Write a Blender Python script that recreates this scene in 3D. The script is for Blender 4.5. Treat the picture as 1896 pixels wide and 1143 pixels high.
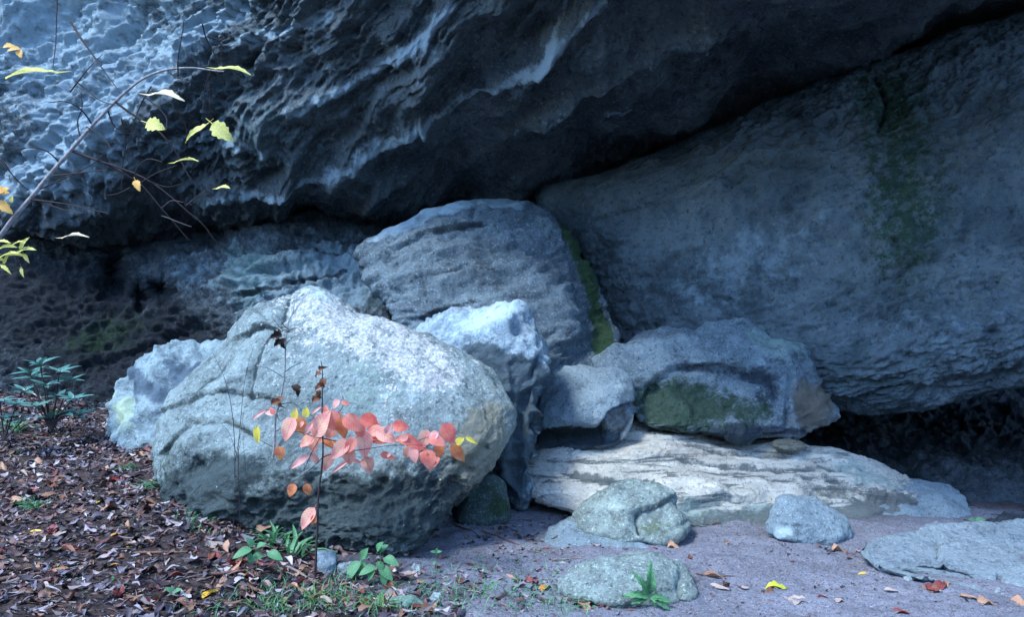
import bpy, math, random
import numpy as np
from mathutils import Vector, Matrix
for o in list(bpy.data.objects): bpy.data.objects.remove(o)
S = bpy.context.scene
COL = S.collection
# ------------------------------------------------------------------ camera
F, CX, CY, CZ = 1460.0, 948.0, 571.5, 1.6
cam = bpy.data.objects.new('camera', bpy.data.cameras.new('camera')); COL.objects.link(cam)
cam.location = (0, 0, CZ); cam.rotation_euler = (math.radians(90), 0, 0)
cam.data.sensor_width = 36; cam.data.lens = 36*F/1896; cam.data.clip_end = 500; cam.data.clip_start = .05
S.camera = cam
# ------------------------------------------------------------------ light
SUN_EL, SUN_AZ = math.radians(52), math.radians(232)     # azimuth clockwise from +Y : behind the camera, to the left
w = bpy.data.worlds.new('World'); S.world = w; w.use_nodes = True
nt = w.node_tree; bg = nt.nodes['Background']
sky = nt.nodes.new('ShaderNodeTexSky'); sky.sky_type = 'NISHITA'; sky.sun_disc = False
sky.sun_elevation = SUN_EL; sky.sun_rotation = SUN_AZ; sky.ozone_density = 3.0; sky.dust_density = .3
nt.links.new(sky.outputs[0], bg.inputs[0]); bg.inputs[1].default_value = .15
sd = bpy.data.lights.new('sun', 'SUN'); sd.energy = .95; sd.use_shadow = True; sd.angle = math.radians(14); sd.color = (1, .985, .95)
sun = bpy.data.objects.new('sun', sd); COL.objects.link(sun)
dv = Vector((math.sin(SUN_AZ)*math.cos(SUN_EL), math.cos(SUN_AZ)*math.cos(SUN_EL), math.sin(SUN_EL)))
sun.rotation_euler = (-dv).to_track_quat('-Z', 'Y').to_euler(); sun.location = (-4, -4, 12)
S.view_settings.view_transform = 'Standard'; S.view_settings.look = 'None'
S.view_settings.exposure = 2.25; S.view_settings.gamma = 1
S.render.engine = 'CYCLES'; S.cycles.max_bounces = 6

# ------------------------------------------------------------------ numeric helpers
G3 = np.array([(1,1,0),(-1,1,0),(1,-1,0),(-1,-1,0),(1,0,1),(-1,0,1),(1,0,-1),(-1,0,-1),(0,1,1),(0,-1,1),(0,1,-1),(0,-1,-1),(1,1,0),(-1,1,0),(0,-1,1),(0,-1,-1)], np.float32)
def hsh(x, y, z, s):
    n = (x.astype(np.uint32)*np.uint32(374761393) + y.astype(np.uint32)*np.uint32(668265263) + z.astype(np.uint32)*np.uint32(2246822519) + np.uint32((s*3266489917) & 0xffffffff))
    n = (n ^ (n >> np.uint32(13)))*np.uint32(1274126177)
    return n ^ (n >> np.uint32(16))
def noise(P, seed=0):
    P = np.asarray(P, np.float32); I = np.floor(P).astype(np.int64); f = P - I
    u = f*f*f*(f*(f*6-15)+10); out = 0
    for dx in (0, 1):
        for dy in (0, 1):
            for dz in (0, 1):
                g = G3[hsh(I[:,0]+dx, I[:,1]+dy, I[:,2]+dz, seed) & 15]
                d = g[:,0]*(f[:,0]-dx)+g[:,1]*(f[:,1]-dy)+g[:,2]*(f[:,2]-dz)
                out = out + d*(u[:,0] if dx else 1-u[:,0])*(u[:,1] if dy else 1-u[:,1])*(u[:,2] if dz else 1-u[:,2])
    return out
def fbm(P, o=4, seed=0, gain=.5):
    r = 0; a = 1.
    for i in range(o): r = r + a*noise(P*(2.03**i)+i*17.3, seed+i); a *= gain
    return r
def ridged(P, o=3, seed=0, gain=.5):
    r = 0; a = 1.
    for i in range(o): r = r + a*(1-2*np.abs(noise(P*(2.1**i)+i*9.1, seed+i))); a *= gain
    return r
def worley(P, seed=0):
    I = np.floor(P).astype(np.int64); f1 = np.full(len(P), 9., np.float32); f2 = f1.copy()
    for dx in (-1,0,1):
        for dy in (-1,0,1):
            for dz in (-1,0,1):
                c = I+np.array([dx,dy,dz]); h = hsh(c[:,0],c[:,1],c[:,2],seed)
                q = np.stack([(h & 1023)/1023., ((h >> 10) & 1023)/1023., ((h >> 20) & 1023)/1023.],1)
                d = np.sqrt((((c+q)-P)**2).sum(1)).astype(np.float32)
                m = d < f1; f2 = np.where(m, f1, np.minimum(f2, d)); f1 = np.where(m, d, f1)
    return f1, f2
def sstep(a, b, x):
    t = np.clip((x-a)/(b-a), 0, 1); return t*t*(3-2*t)
class RBF:                                            # thin plate spline through scattered points
    def __init__(s, pts, sc):
        p = np.array(pts, float); s.sc = sc; s.X = p[:,:2]/sc; n = len(p)
        K = s.k(s.X, s.X) + np.eye(n)*1e-3; Q = np.c_[np.ones(n), s.X]
        A = np.block([[K, Q],[Q.T, np.zeros((3,3))]]); s.w = np.linalg.solve(A, np.r_[p[:,2], 0,0,0])
    def k(s, a, b):
        r = np.sqrt(((a[:,None]-b[None])**2).sum(-1))+1e-9; return r*r*np.log(r)
    def __call__(s, x, y):
        x = np.asarray(x, float); sh = x.shape; q = np.stack([x.ravel(), np.asarray(y, float).ravel()],1)/s.sc
        out = np.empty(len(q))
        for i in range(0, len(q), 60000):
            c = q[i:i+60000]; out[i:i+60000] = s.k(c, s.X)@s.w[:-3] + s.w[-3] + c@s.w[-2:]
        return out.reshape(sh)
def W(px, py, D):
    px = np.asarray(px, float); D = np.asarray(D, float)*np.ones_like(px)
    return np.stack([(px-CX)/F*D, D, CZ-(np.asarray(py, float)-CY)/F*D], -1)
def mesh(name, V, Fc, mat=None, smooth=True, attrs=None, origin=None, parent=None):
    me = bpy.data.meshes.new(name); V = np.asarray(V, np.float32)
    o = bpy.data.objects.new(name, me); COL.objects.link(o)
    if origin is not None: V = V-np.array(origin, np.float32); o.location = tuple(float(c) for c in origin)
    if isinstance(Fc, np.ndarray) and Fc.ndim == 2:
        n, k = Fc.shape; me.vertices.add(len(V)); me.vertices.foreach_set('co', V.ravel())
        me.loops.add(n*k); me.loops.foreach_set('vertex_index', Fc.astype(np.int32).ravel())
        me.polygons.add(n); me.polygons.foreach_set('loop_start', np.arange(0, n*k, k, dtype=np.int32))
        me.update(calc_edges=True)
    else: me.from_pydata([tuple(map(float, v)) for v in V], [], Fc)
    me.validate()
    if smooth: me.polygons.foreach_set('use_smooth', np.ones(len(me.polygons), bool))
    for k, a in (attrs or {}).items():
        if a.ndim == 1: t = me.attributes.new(k, 'FLOAT', 'POINT'); t.data.foreach_set('value', a.astype(np.float32))
        else: t = me.attributes.new(k, 'FLOAT_COLOR', 'POINT'); t.data.foreach_set('color', np.c_[a, np.ones(len(a))].astype(np.float32).ravel())
    if mat: me.materials.append(mat)
    if parent: o.parent = parent
    return o
def tag(o, label=None, cat=None, group=None, kind=None):
    if label: o['label'] = label
    if cat: o['category'] = cat
    if group: o['group'] = group
    if kind: o['kind'] = kind
    return o
def empty(name, loc, label, cat, group=None):
    o = bpy.data.objects.new(name, None); COL.objects.link(o); o.location = tuple(float(c) for c in loc); o.empty_display_size = .1
    bpy.context.view_layer.update() if False else None
    return tag(o, label, cat, group)

# ------------------------------------------------------------------ materials
def rockmat(name, c1, c2, scale=3., dark=(.03,.035,.045), pale=(.5,.49,.47), moss=(.035,.07,.02), warm=(.2,.13,.08), teal=(.2,.33,.3), bump=.5, lichen=0., grain=60., streak=None, speck=.6):
    c1, c2, dark, pale, warm = (tuple(a_*b_ for a_, b_ in zip(q, (.73,1.01,1.13))) for q in (c1, c2, dark, pale, warm))
    m = bpy.data.materials.new(name); m.use_nodes = True; n = m.node_tree.nodes; L = m.node_tree.links
    b = n['Principled BSDF']; b.inputs['Roughness'].default_value = .9; b.inputs['Specular IOR Level'].default_value = .15
    tc = n.new('ShaderNodeTexCoord')
    def nz(s, det=6, rough=.6, vec=None, dist=0.):
        t = n.new('ShaderNodeTexNoise'); t.inputs['Scale'].default_value = s; t.inputs['Detail'].default_value = det
        t.inputs['Roughness'].default_value = rough; t.inputs['Distortion'].default_value = dist
        L.new(vec or tc.outputs['Object'], t.inputs['Vector']); return t.outputs['Fac']
    def rng(v, a, b_, lo=0., hi=1.):
        t = n.new('ShaderNodeMapRange'); t.interpolation_type = 'SMOOTHSTEP'; L.new(v, t.inputs[0])
        for i, q in zip((1,2,3,4), (a, b_, lo, hi)): t.inputs[i].default_value = q
        return t.outputs[0]
    def mix(f, a, b_):
        t = n.new('ShaderNodeMix'); t.data_type = 'RGBA'; L.new(f, t.inputs[0])
        for s, q in ((6, a), (7, b_)):
            if isinstance(q, tuple): t.inputs[s].default_value = (*q, 1)
            else: L.new(q, t.inputs[s])
        return t.outputs[2]
    def mth(op, a, b_):
        t = n.new('ShaderNodeMath'); t.operation = op
        for s, q in ((0, a), (1, b_)):
            if isinstance(q, (float, int)): t.inputs[s].default_value = q
            else: L.new(q, t.inputs[s])
        return t.outputs[0]
    big = nz(scale, 8, .65, dist=.3)
    col = mix(rng(big, .35, .65), c1, c2)
    if streak:                                        # thin bedding lines inside the stone
        mp = n.new('ShaderNodeMapping'); L.new(tc.outputs['Object'], mp.inputs[0])
        mp.inputs['Rotation'].default_value = (0, streak[0], 0); mp.inputs['Scale'].default_value = (1.2, 1.2, streak[1])
        sn = nz(1.6, 5, .62, mp.outputs[0], .15); col = mix(rng(sn, .53, .61, 0, streak[2]), col, dark)
        col = mix(rng(sn, .42, .3, 0, streak[2]), col, pale)
    sp = nz(grain, 4, .75); col = mix(rng(sp, .53, .66, 0, speck), col, pale)
    sp2 = nz(grain*.6, 5, .75); col = mix(rng(sp2, .52, .68, 0, .75), col, dark); sp3 = nz(scale*2.7, 6, .7); col = mix(rng(sp3, .54, .7, 0, .5), col, dark)
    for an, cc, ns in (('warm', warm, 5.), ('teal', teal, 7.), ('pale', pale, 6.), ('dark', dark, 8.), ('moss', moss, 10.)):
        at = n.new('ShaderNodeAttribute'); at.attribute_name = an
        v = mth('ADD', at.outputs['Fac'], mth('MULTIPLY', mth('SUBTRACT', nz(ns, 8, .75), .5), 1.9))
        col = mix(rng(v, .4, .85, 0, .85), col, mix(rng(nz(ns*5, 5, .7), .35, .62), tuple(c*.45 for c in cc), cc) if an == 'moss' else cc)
    if lichen:
        at = n.new('ShaderNodeAttribute'); at.attribute_name = 'lichen'
        for s, lo in ((9., .56), (26., .55)):
            v = mth('ADD', nz(s, 5, .6), mth('MULTIPLY', mth('SUBTRACT', at.outputs['Fac'], .8), .17))
            col = mix(rng(v, lo, lo+.045, 0, lichen), col, mix(rng(nz(40., 3), .4, .6), (.34,.42,.46), (.66,.7,.72)))
    L.new(col, b.inputs['Base Color'])
    bp = n.new('ShaderNodeBump'); bp.inputs['Strength'].default_value = min(1, bump*1.4); bp.inputs['Distance'].default_value = .045
    L.new(mth('ADD', nz(18., 8, .7), mth('MULTIPLY', nz(grain*1.3, 4, .7), .4)), bp.inputs['Height']); L.new(bp.outputs[0], b.inputs['Normal'])
    return m
def plain(name, col, rough=.7, var=.25, trans=0., scale=20., col2=None, coat=0.):
    m = bpy.data.materials.new(name); m.use_nodes = True; n = m.node_tree.nodes; L = m.node_tree.links; b = n['Principled BSDF']
    b.inputs['Roughness'].default_value = rough; b.inputs['Specular IOR Level'].default_value = .3
    tc = n.new('ShaderNodeTexCoord'); t = n.new('ShaderNodeTexNoise'); t.inputs['Scale'].default_value = scale; t.inputs['Detail'].default_value = 5
    L.new(tc.outputs['Object'], t.inputs['Vector']); r = n.new('ShaderNodeMapRange'); r.inputs[1].default_value = .35; r.inputs[2].default_value = .65; L.new(t.outputs['Fac'], r.inputs[0])
    mx = n.new('ShaderNodeMix'); mx.data_type = 'RGBA'; L.new(r.outputs[0], mx.inputs[0])
    mx.inputs[6].default_value = (*[c*(1-var) for c in col], 1); mx.inputs[7].default_value = (*(col2 or [min(1, c*(1+var)) for c in col]), 1)
    L.new(mx.outputs[2], b.inputs['Base Color'])
    if trans:
        tr = n.new('ShaderNodeBsdfTranslucent'); L.new(mx.outputs[2], tr.inputs[0]); ms = n.new('ShaderNodeMixShader'); ms.inputs[0].default_value = trans
        L.new(b.outputs[0], ms.inputs[1]); L.new(tr.outputs[0], ms.inputs[2]); L.new(ms.outputs[0], n['Material Output'].inputs[0])
    return m

# ------------------------------------------------------------------ ground
def DZ(px, py, z): return (CZ-z)*F/(py-CY)
gp = []
for px, py, D in ((0,1143,4.0),(400,1143,4.1),(950,1143,4.1),(1400,1143,4.1),(1896,1143,4.1),(740,1035,5.05),(500,985,5.2),(290,890,5.9),(190,815,7.3),(60,790,7.6),(-150,800,7.0),
                  (960,940,6.3),(1300,972,5.9),(1650,978,5.85),(1100,1010,5.35),(1500,1000,5.5),(1850,1000,5.5),(0,960,5.5),(850,960,6.0)):
    p = W(px, py, D); gp.append((p[0], p[1], p[2]))
gp += [(-4,0,.1),(0,0,0),(4,0,-.02),(4,8,-.15),(2,9,-.1),(0,9,.3),(-3,10,.7),(-6,9,.7),(-8,4,.5),(8,6,-.1),(-4,2,.1)]
GR = RBF(gp, 3.)
def gz(x, y):
    x = np.asarray(x, float); y = np.asarray(y, float)
    cx, cy = np.clip(x, -8, 8), np.clip(y, -1, 10.5); z = GR(cx, cy)
    far = np.hypot(x-cx, y-cy); z = z*np.exp(-far/12)
    P = np.stack([x.ravel(), y.ravel(), 0*x.ravel()],1)
    return z + .035*fbm(P*1.3, 3, 5).reshape(x.shape)
def Dg(px, py):
    d = np.linspace(2.5, 12, 500); p = W(np.full(500, px), py, d); s = p[:,2]-gz(p[:,0], p[:,1])
    i = np.where(s < 0)[0]; return float(d[i[0]]) if len(i) else 12.
def litmask(x, y):                                     # 1 where dead leaves lie thick, 0 on clean sand
    P = np.stack([x.ravel(), y.ravel(), 0*x.ravel()],1); nn = fbm(P*1.5, 3, 9).reshape(x.shape)
    edge = np.interp(y, [3.5,4.1,4.6,5.1,6,9,12], [-.3,-.4,-.65,-1.0,-1.7,-3.0,-4])
    return sstep(.45, -.35, x-edge+nn*.35)
xs = np.r_[-60,-40,-25,-15,-11,-9, np.arange(-7,-4.2,.08), np.arange(-4.2,4.2,.016), np.arange(4.2,7,.08),9,11,15,25,40,60]
ys = np.r_[-60,-40,-25,-15,-8,-4,-1,.5,1.5,2.4, np.arange(3.0,7.2,.016), np.arange(7.2,11,.06),12,14,20,30,45,60]
GX, GY = np.meshgrid(xs, ys); GZ = gz(GX, GY)
near = (np.abs(GX) < 7) & (GY > 2.5) & (GY < 11); P = np.stack([GX.ravel(), GY.ravel(), 0*GX.ravel()],1)
litter_shade = np.maximum(litmask(GX, GY), .9*sstep(6.0,6.7,GY+.25*np.sin(GX*3))*sstep(2.0,2.8,GX))  # second term paints the shade behind the ledge into the ground colour
dz = .02*fbm(P*4.5, 3, 3).reshape(GX.shape)+.006*ridged(P*np.array([9,26,1]), 3, 12).reshape(GX.shape)+.006*noise(P*45, 4).reshape(GX.shape)
GZ = GZ+np.where(near, dz, 0)
def gridfaces(ny, nx):
    i = np.arange(ny*nx).reshape(ny, nx); return np.stack([i[:-1,:-1], i[:-1,1:], i[1:,1:], i[1:,:-1]], -1).reshape(-1,4)
gm = bpy.data.materials.new('sand_and_soil'); gm.use_nodes = True
n = gm.node_tree.nodes; L = gm.node_tree.links; b = n['Principled BSDF']; b.inputs['Roughness'].default_value = .95; b.inputs['Specular IOR Level'].default_value = .1
tc = n.new('ShaderNodeTexCoord')
def nzn(s, d=6, r=.65):
    t = n.new('ShaderNodeTexNoise'); t.inputs['Scale'].default_value = s; t.inputs['Detail'].default_value = d; t.inputs['Roughness'].default_value = r; L.new(tc.outputs['Object'], t.inputs['Vector']); return t.outputs['Fac']
def mxn(f, a, c):
    t = n.new('ShaderNodeMix'); t.data_type = 'RGBA'; L.new(f, t.inputs[0])
    for s, q in ((6, a), (7, c)):
        if isinstance(q, tuple): t.inputs[s].default_value = (*q, 1)
        else: L.new(q, t.inputs[s])
    return t.outputs[2]
def rgn(v, a, c, hi=1.):
    t = n.new('ShaderNodeMapRange'); L.new(v, t.inputs[0]); t.inputs[1].default_value = a; t.inputs[2].default_value = c; t.inputs[4].default_value = hi; return t.outputs[0]
c = mxn(rgn(nzn(1.7), .35, .65), (.15,.175,.23), (.215,.245,.315))
c = mxn(rgn(nzn(2.6, 6, .7), .5, .7, .5), c, (.1,.105,.13)); c = mxn(rgn(nzn(30, 4, .75), .52, .66, .75), c, (.07,.055,.065))
c = mxn(rgn(nzn(110, 3), .56, .66, .6), c, (.5,.47,.47))
c = mxn(rgn(nzn(75, 3), .56, .66, .8), c, (.05,.04,.05))
at = n.new('ShaderNodeAttribute'); at.attribute_name = 'litter'  # carries leaf litter, the painted shade and the darkened far ground
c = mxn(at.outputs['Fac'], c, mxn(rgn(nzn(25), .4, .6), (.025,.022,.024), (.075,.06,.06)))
L.new(c, b.inputs['Base Color']); bp = n.new('ShaderNodeBump'); bp.inputs['Strength'].default_value = .8; bp.inputs['Distance'].default_value = .012
L.new(nzn(70, 6, .75), bp.inputs['Height']); L.new(bp.outputs[0], b.inputs['Normal'])
tag(mesh('ground', np.stack([GX, GY, GZ], -1).reshape(-1,3), gridfaces(len(ys), len(xs)), gm, attrs={'litter': np.where(near, litter_shade, sstep(2.4,1.0,GY)+sstep(7,9,np.abs(GX))).clip(0,1).ravel()}), 'bare grey sand with dead leaf litter at the left', None, None, 'structure')  # unseen ground outside the near area is darkened to cut bounce light

# ------------------------------------------------------------------ rock building
AT = ('moss','dark','pale','warm','teal','lichen')
def paint(spots, px, py, P):
    out = {k: np.zeros(len(px)) for k in AT}
    for sp in spots:
        if isinstance(sp[1], list): out[sp[0]] += np.abs(creases([(sp[1], sp[2], sp[3], 0)], px, py)); continue
        k, x, y, rx, ry, a, s = sp
        a = math.radians(a); u = ((px-x)*math.cos(a)-(py-y)*math.sin(a))/rx; v = ((px-x)*math.sin(a)+(py-y)*math.cos(a))/ry
        out[k] += s*np.exp(-(u*u+v*v)*.7)
    return {k: np.clip(v, 0, 1.5) for k, v in out.items()}
def bumps(lst, px, py):
    d = np.zeros(len(px))
    for x, y, rx, ry, a, s in lst:
        a = math.radians(a); u = ((px-x)*math.cos(a)-(py-y)*math.sin(a))/rx; v = ((px-x)*math.sin(a)+(py-y)*math.cos(a))/ry
        d += s*np.exp(-(u*u+v*v)*1.2)
    return d
def creases(lst, px, py):                              # (polyline, width px, depth m, one sided)
    d = np.zeros(len(px))
    for pl, wd, s, side in lst:
        best = np.full(len(px), 1e9); sg = np.zeros(len(px))
        for (x0,y0),(x1,y1) in zip(pl[:-1], pl[1:]):
            ex, ey = x1-x0, y1-y0; l = ex*ex+ey*ey; t = np.clip(((px-x0)*ex+(py-y0)*ey)/l, 0, 1)
            dx, dy = px-x0-t*ex, py-y0-t*ey; q = np.hypot(dx, dy); m = q < best
            sg = np.where(m, np.sign(ex*dy-ey*dx), sg); best = np.where(m, q, best)
        if side == 0: d += s*np.exp(-(best/wd)**2)
        else: q = best*sg*side; d += s*np.where(q > 0, np.exp(-q/(wd*3))*sstep(0, wd*.35, q), 0)    # a step: deep just beyond the line, easing back
    return d
def displace(P, N, st, seed, px=None, py=None):
    d = np.zeros(len(P)); wp = P+.11*np.stack([noise(P*1.5, seed+70), noise(P*1.5, seed+71), noise(P*1.5, seed+72)],1)
    for s in st:
        k = s[0]
        if k == 'mask': d += s[1](px, py)*displace(P, N, [s[2]], seed+31, px, py)
        elif k == 'lump': d += s[1]*fbm(P*s[2], s[3] if len(s) > 3 else 3, seed+1)
        elif k == 'ridge': d += s[1]*(ridged(wp*s[2], 3, seed+2)-.7)
        elif k in ('strata','steps'):
            a = math.radians(s[4]); u = wp[:,0]*math.cos(a)+wp[:,2]*math.sin(a); v = -wp[:,0]*math.sin(a)+wp[:,2]*math.cos(a)
            Q = np.stack([u*s[3], wp[:,1]*s[3], v*s[2]],1)
            if k == 'strata': d += s[1]*(ridged(Q, 4, seed+3, .55)-.6)
            else:
                t = v*s[2]+.5*noise(Q*np.array([1,1,.3]), seed+5); fr = t-np.floor(t)
                lay = (hsh(np.floor(t).astype(np.int64), np.zeros(len(t), np.int64), np.zeros(len(t), np.int64), seed) & 255)/255.
                d += s[1]*(fr**3*1.2-.3+(lay-.5)*sstep(0,.15,fr)*sstep(1,.85,fr))
        elif k == 'pits':
            f1, f2 = worley(wp*s[2], seed+8); d -= s[1]*sstep(.0,.42,f2-f1)*(.5+.5*sstep(-.3,.3,noise(P*.8, seed+9)))
        elif k == 'facet':
            f1, f2 = worley(P*s[2], seed+11); d += s[1]*(f1-.5)
    return d
def normals(V, Fq):
    N = np.zeros_like(V); a, b_, c_, d_ = (V[Fq[:,i]] for i in range(4)); n_ = np.cross(c_-a, d_-b_)
    for i in range(4):
        for k in range(3): N[:,k] += np.bincount(Fq[:,i], n_[:,k], len(V))
    return N/(np.linalg.norm(N, axis=1, keepdims=True)+1e-12)
def outline_r(pts, c, th, smooth=2):
    p = np.array(pts, float)
    for _ in range(smooth):
        q = np.roll(p, -1, 0); p = np.stack([.75*p+.25*q, .25*p+.75*q],1).reshape(-1,2)
    a = p-c; b_ = np.roll(p, -1, 0)-c; r = np.zeros(len(th)); dx, dy = np.cos(th), np.sin(th)
    for (x0,y0),(x1,y1) in zip(a, b_):
        ex, ey = x1-x0, y1-y0; den = dx*ey-dy*ex; den = np.where(np.abs(den) < 1e-9, 1e-9, den)
        t = (x0*ey-y0*ex)/den; s = (x0*dy-y0*dx)/den
        ok = (t > 0) & (s >= -1e-6) & (s <= 1+1e-6); r = np.where(ok & (t > r), t, r)
    z = r <= 0
    if z.any(): r[z] = np.interp(th[z], th[~z], r[~z])
    return r
def rock(name, pts, plane, front, back, mat, label, cat='boulder', centre=None, st=(), bl=(), cr=(), spots=(), seed=1, res=2.6, p=2.6, q=.5, sm=2, group=None, rim=1.):
    c_ = np.array(centre if centre else np.mean(pts, 0), float)
    rad = np.mean(np.hypot(*(np.array(pts)-c_).T)); n_ = int(min(420, max(28, 2*rad/res))); nth = 4*(n_-1)
    g = np.linspace(-1, 1, n_); gx, gy = np.meshgrid(g, g); bi = np.r_[np.arange(n_), np.arange(2,n_+1)*n_-1, np.arange(n_*n_-2, n_*(n_-1)-1, -1), np.arange(n_-2,0,-1)*n_]
    m_ = np.maximum(np.abs(gx), np.abs(gy)); hx, hy = gx*np.sqrt(1-gy*gy/2), gy*np.sqrt(1-gx*gx/2)
    TH = np.arctan2(hy, hx); RH = np.hypot(hx, hy); tt = np.linspace(-math.pi, math.pi, 1500, endpoint=False); r_ = outline_r(pts, c_, tt, sm)
    kk = np.exp(-(np.arange(-150,151)/45.)**2); kk /= kk.sum(); rs_ = np.convolve(np.r_[r_[-150:], r_, r_[:150]], kk, 'same')[150:-150]
    fi = lambda a_, t_: np.interp(t_, np.r_[tt, math.pi], np.r_[a_, a_[0]])
    A = np.c_[np.array(plane)[:,:2], np.ones(3)]; pl = np.linalg.solve(A, np.array(plane)[:,2])
    def sheet(RHO, T_, sgn, amt):
        rho = np.sin(np.clip(RHO,0,1)*math.pi/2)**.85; a0 = fi(r_, T_); a1 = fi(rs_, T_); R = rho*(a1+(a0-a1)*(rho**3)); px = c_[0]+R*np.cos(T_); py = c_[1]+R*np.sin(T_)
        h = np.clip(1-rho**p, 0, 1)**q; h = np.where(RHO > .99999, 0, h); return px, py, pl[0]*px+pl[1]*py+pl[2]+sgn*amt*h, h
    fx, fy, fD, fh = (a_.ravel() for a_ in sheet(RH, TH, -1, front)); nb = max(7, n_//7)
    rb = np.linspace(1, 0, nb+1)[1:-1]; thb = TH.ravel()[bi]; bx, by, bD, bh = sheet(np.repeat(rb[:,None], nth, 1), np.repeat(thb[None], nb-1, 0), 1, back)
    d0 = pl[0]*c_[0]+pl[1]*c_[1]+pl[2]; PX = np.r_[fx, bx.ravel(), c_[0]]; PY = np.r_[fy, by.ravel(), c_[1]]; DD = np.r_[fD, bD.ravel(), d0+back]; wt = np.r_[np.sqrt(fh), 0*bx.ravel(), 0.]
    if bl: DD = DD-bumps(bl, PX, PY)*wt
    last = len(PX)-1; ringi = np.vstack([bi[None], n_*n_+np.arange((nb-1)*nth).reshape(nb-1, nth)]); rj = np.roll(ringi, -1, 1)
    Fq = np.vstack([gridfaces(n_, n_), np.stack([rj[:-1], ringi[:-1], ringi[1:], rj[1:]], -1).reshape(-1,4)])
    t1 = np.stack([ringi[-1], rj[-1]], 1); V = W(PX, PY, DD); N = normals(V, Fq); mid = (n_//2)*n_+n_//2; flip = N[mid,1] > 0
    if flip: N = -N
    N[last] = (0,1,0); px, py = PX, PY
    V2 = V+N*(displace(V, N, st, seed*100, px, py)*(rim+(1-rim)*np.clip(wt*1.3-.3,0,1)))[:,None]
    if cr:
        m = (N[:,1] < .2); V2 = V2-N*(creases(cr, PX, PY)*m*np.maximum(wt, .15))[:,None]
    qf = Fq[:,::-1] if flip else Fq
    tri = [(last, int(b_), int(a)) for a, b_ in t1]
    if flip: tri = [t[::-1] for t in tri]
    me = bpy.data.meshes.new(name); me.vertices.add(len(V2))
    lo = V2.min(0); hi = V2.max(0); org = ((lo[0]+hi[0])/2, (lo[1]+hi[1])/2, lo[2]); Vl = (V2-np.array(org)).astype(np.float32)
    me.vertices.foreach_set('co', Vl.ravel()); nq = len(qf); ntr = len(tri); me.loops.add(nq*4+ntr*3)
    me.loops.foreach_set('vertex_index', np.r_[qf.ravel(), np.array(tri).ravel()].astype(np.int32)); me.polygons.add(nq+ntr)
    me.polygons.foreach_set('loop_start', np.r_[np.arange(nq)*4, nq*4+np.arange(ntr)*3].astype(np.int32)); me.update(calc_edges=True); me.validate()
    me.polygons.foreach_set('use_smooth', np.ones(len(me.polygons), bool))
    for k_, a in paint(spots, PX, PY, V2).items():
        t = me.attributes.new(k_, 'FLOAT', 'POINT'); t.data.foreach_set('value', a.astype(np.float32))
    me.materials.append(mat); o = bpy.data.objects.new(name, me); COL.objects.link(o); o.location = org
    return tag(o, label, cat, group)
def sheetrock(name, x0, x1, top, bot, dep, mat, nx, ny, back, st, bl=(), cr=(), spots=(), seed=1, kind='structure', label=None, cat=None, vd=True):
    k1 = int(nx*.09); u = np.r_[np.linspace(x0, -50, k1)[:-1], np.linspace(-50, 1950, nx-2*k1+2), np.linspace(1950, x1, k1)[1:]]; nx = len(u); v = np.linspace(0, 1, ny); v = v*.55+.45*(1-(1-v)**1.9) if vd else v; PX = np.repeat(u[None], ny, 0)
    T = np.interp(u, *zip(*top)); B = np.interp(u, *zip(*bot)); PY = T+(B-T)*v[:,None]
    D = dep(PX, PY); px, py = PX.ravel(), PY.ravel(); D = D.ravel()-bumps(bl, px, py); V = W(px, py, D); Fq = gridfaces(ny, nx)[:, ::-1]
    N = normals(V, Fq); s = -1 if np.mean(N[:,1]) > 0 else 1; N *= s
    if s < 0: Fq = Fq[:, ::-1]
    V = V+N*displace(V, N, st, seed*100, px, py)[:,None]
    if cr: V = V-N*creases(cr, px, py)[:,None]
    i = np.arange(nx*ny).reshape(ny, nx); ring = np.r_[i[0], i[1:,-1], i[-1,-2::-1], i[-2:0:-1,0]]; n0 = len(V)
    R = V[ring].copy(); R[:,1] = back; cen = R.mean(0); V = np.r_[V, R, [cen]]; m = len(ring); a = np.arange(m); b_ = (a+1) % m
    side = np.stack([ring[a], ring[b_], n0+b_, n0+a],1)
    Fa = np.r_[Fq, side]; at = paint(spots, np.r_[px, np.full(m+1, -9e3)], np.r_[py, np.full(m+1, -9e3)], V)
    o = mesh(name, V, Fa, mat, attrs=at)
    return tag(o, label, cat, None, kind)
#ROCKS
# overhanging cliff ---------------------------------------------------
M_over = rockmat('overhang_sandstone', (.05,.052,.06), (.13,.13,.137), 1.6, dark=(.016,.017,.02), pale=(.36,.38,.42), teal=(.08,.16,.18), bump=.6, grain=30, speck=.25)
ov = RBF([(0,-100,11),(0,0,10.3),(-60,150,10.1),(0,280,9.7),(60,380,9.2),(160,290,8.9),(230,200,8.7),(330,110,8.4),(450,40,8.0),(110,60,9.7),(250,0,9.0),
          (600,0,7.2),(600,150,7.8),(600,290,8.5),(600,430,10),(760,0,6.9),(900,200,7.8),(900,370,9.9),(900,0,6.6),(1200,0,6.3),(1200,150,7.7),(1200,280,9.8),(1500,0,6.8),(1500,150,9.4),
          (1896,-150,6.2),(1896,20,8.6),(2600,-400,6),(2600,-150,8.4),(250,330,9.0),(250,420,10.3),(0,430,10.4),(400,330,8.9),(430,430,10.1),(-600,0,12),(-600,400,11),
          (600,-300,6.2),(600,-700,4.9),(0,-500,12),(200,-300,9.4),(1200,-500,4.4),(1896,-600,4.0),(1200,-900,3.6),(-600,-900,15),(2600,-900,3.6),(200,-900,9)], 500.)
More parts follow.
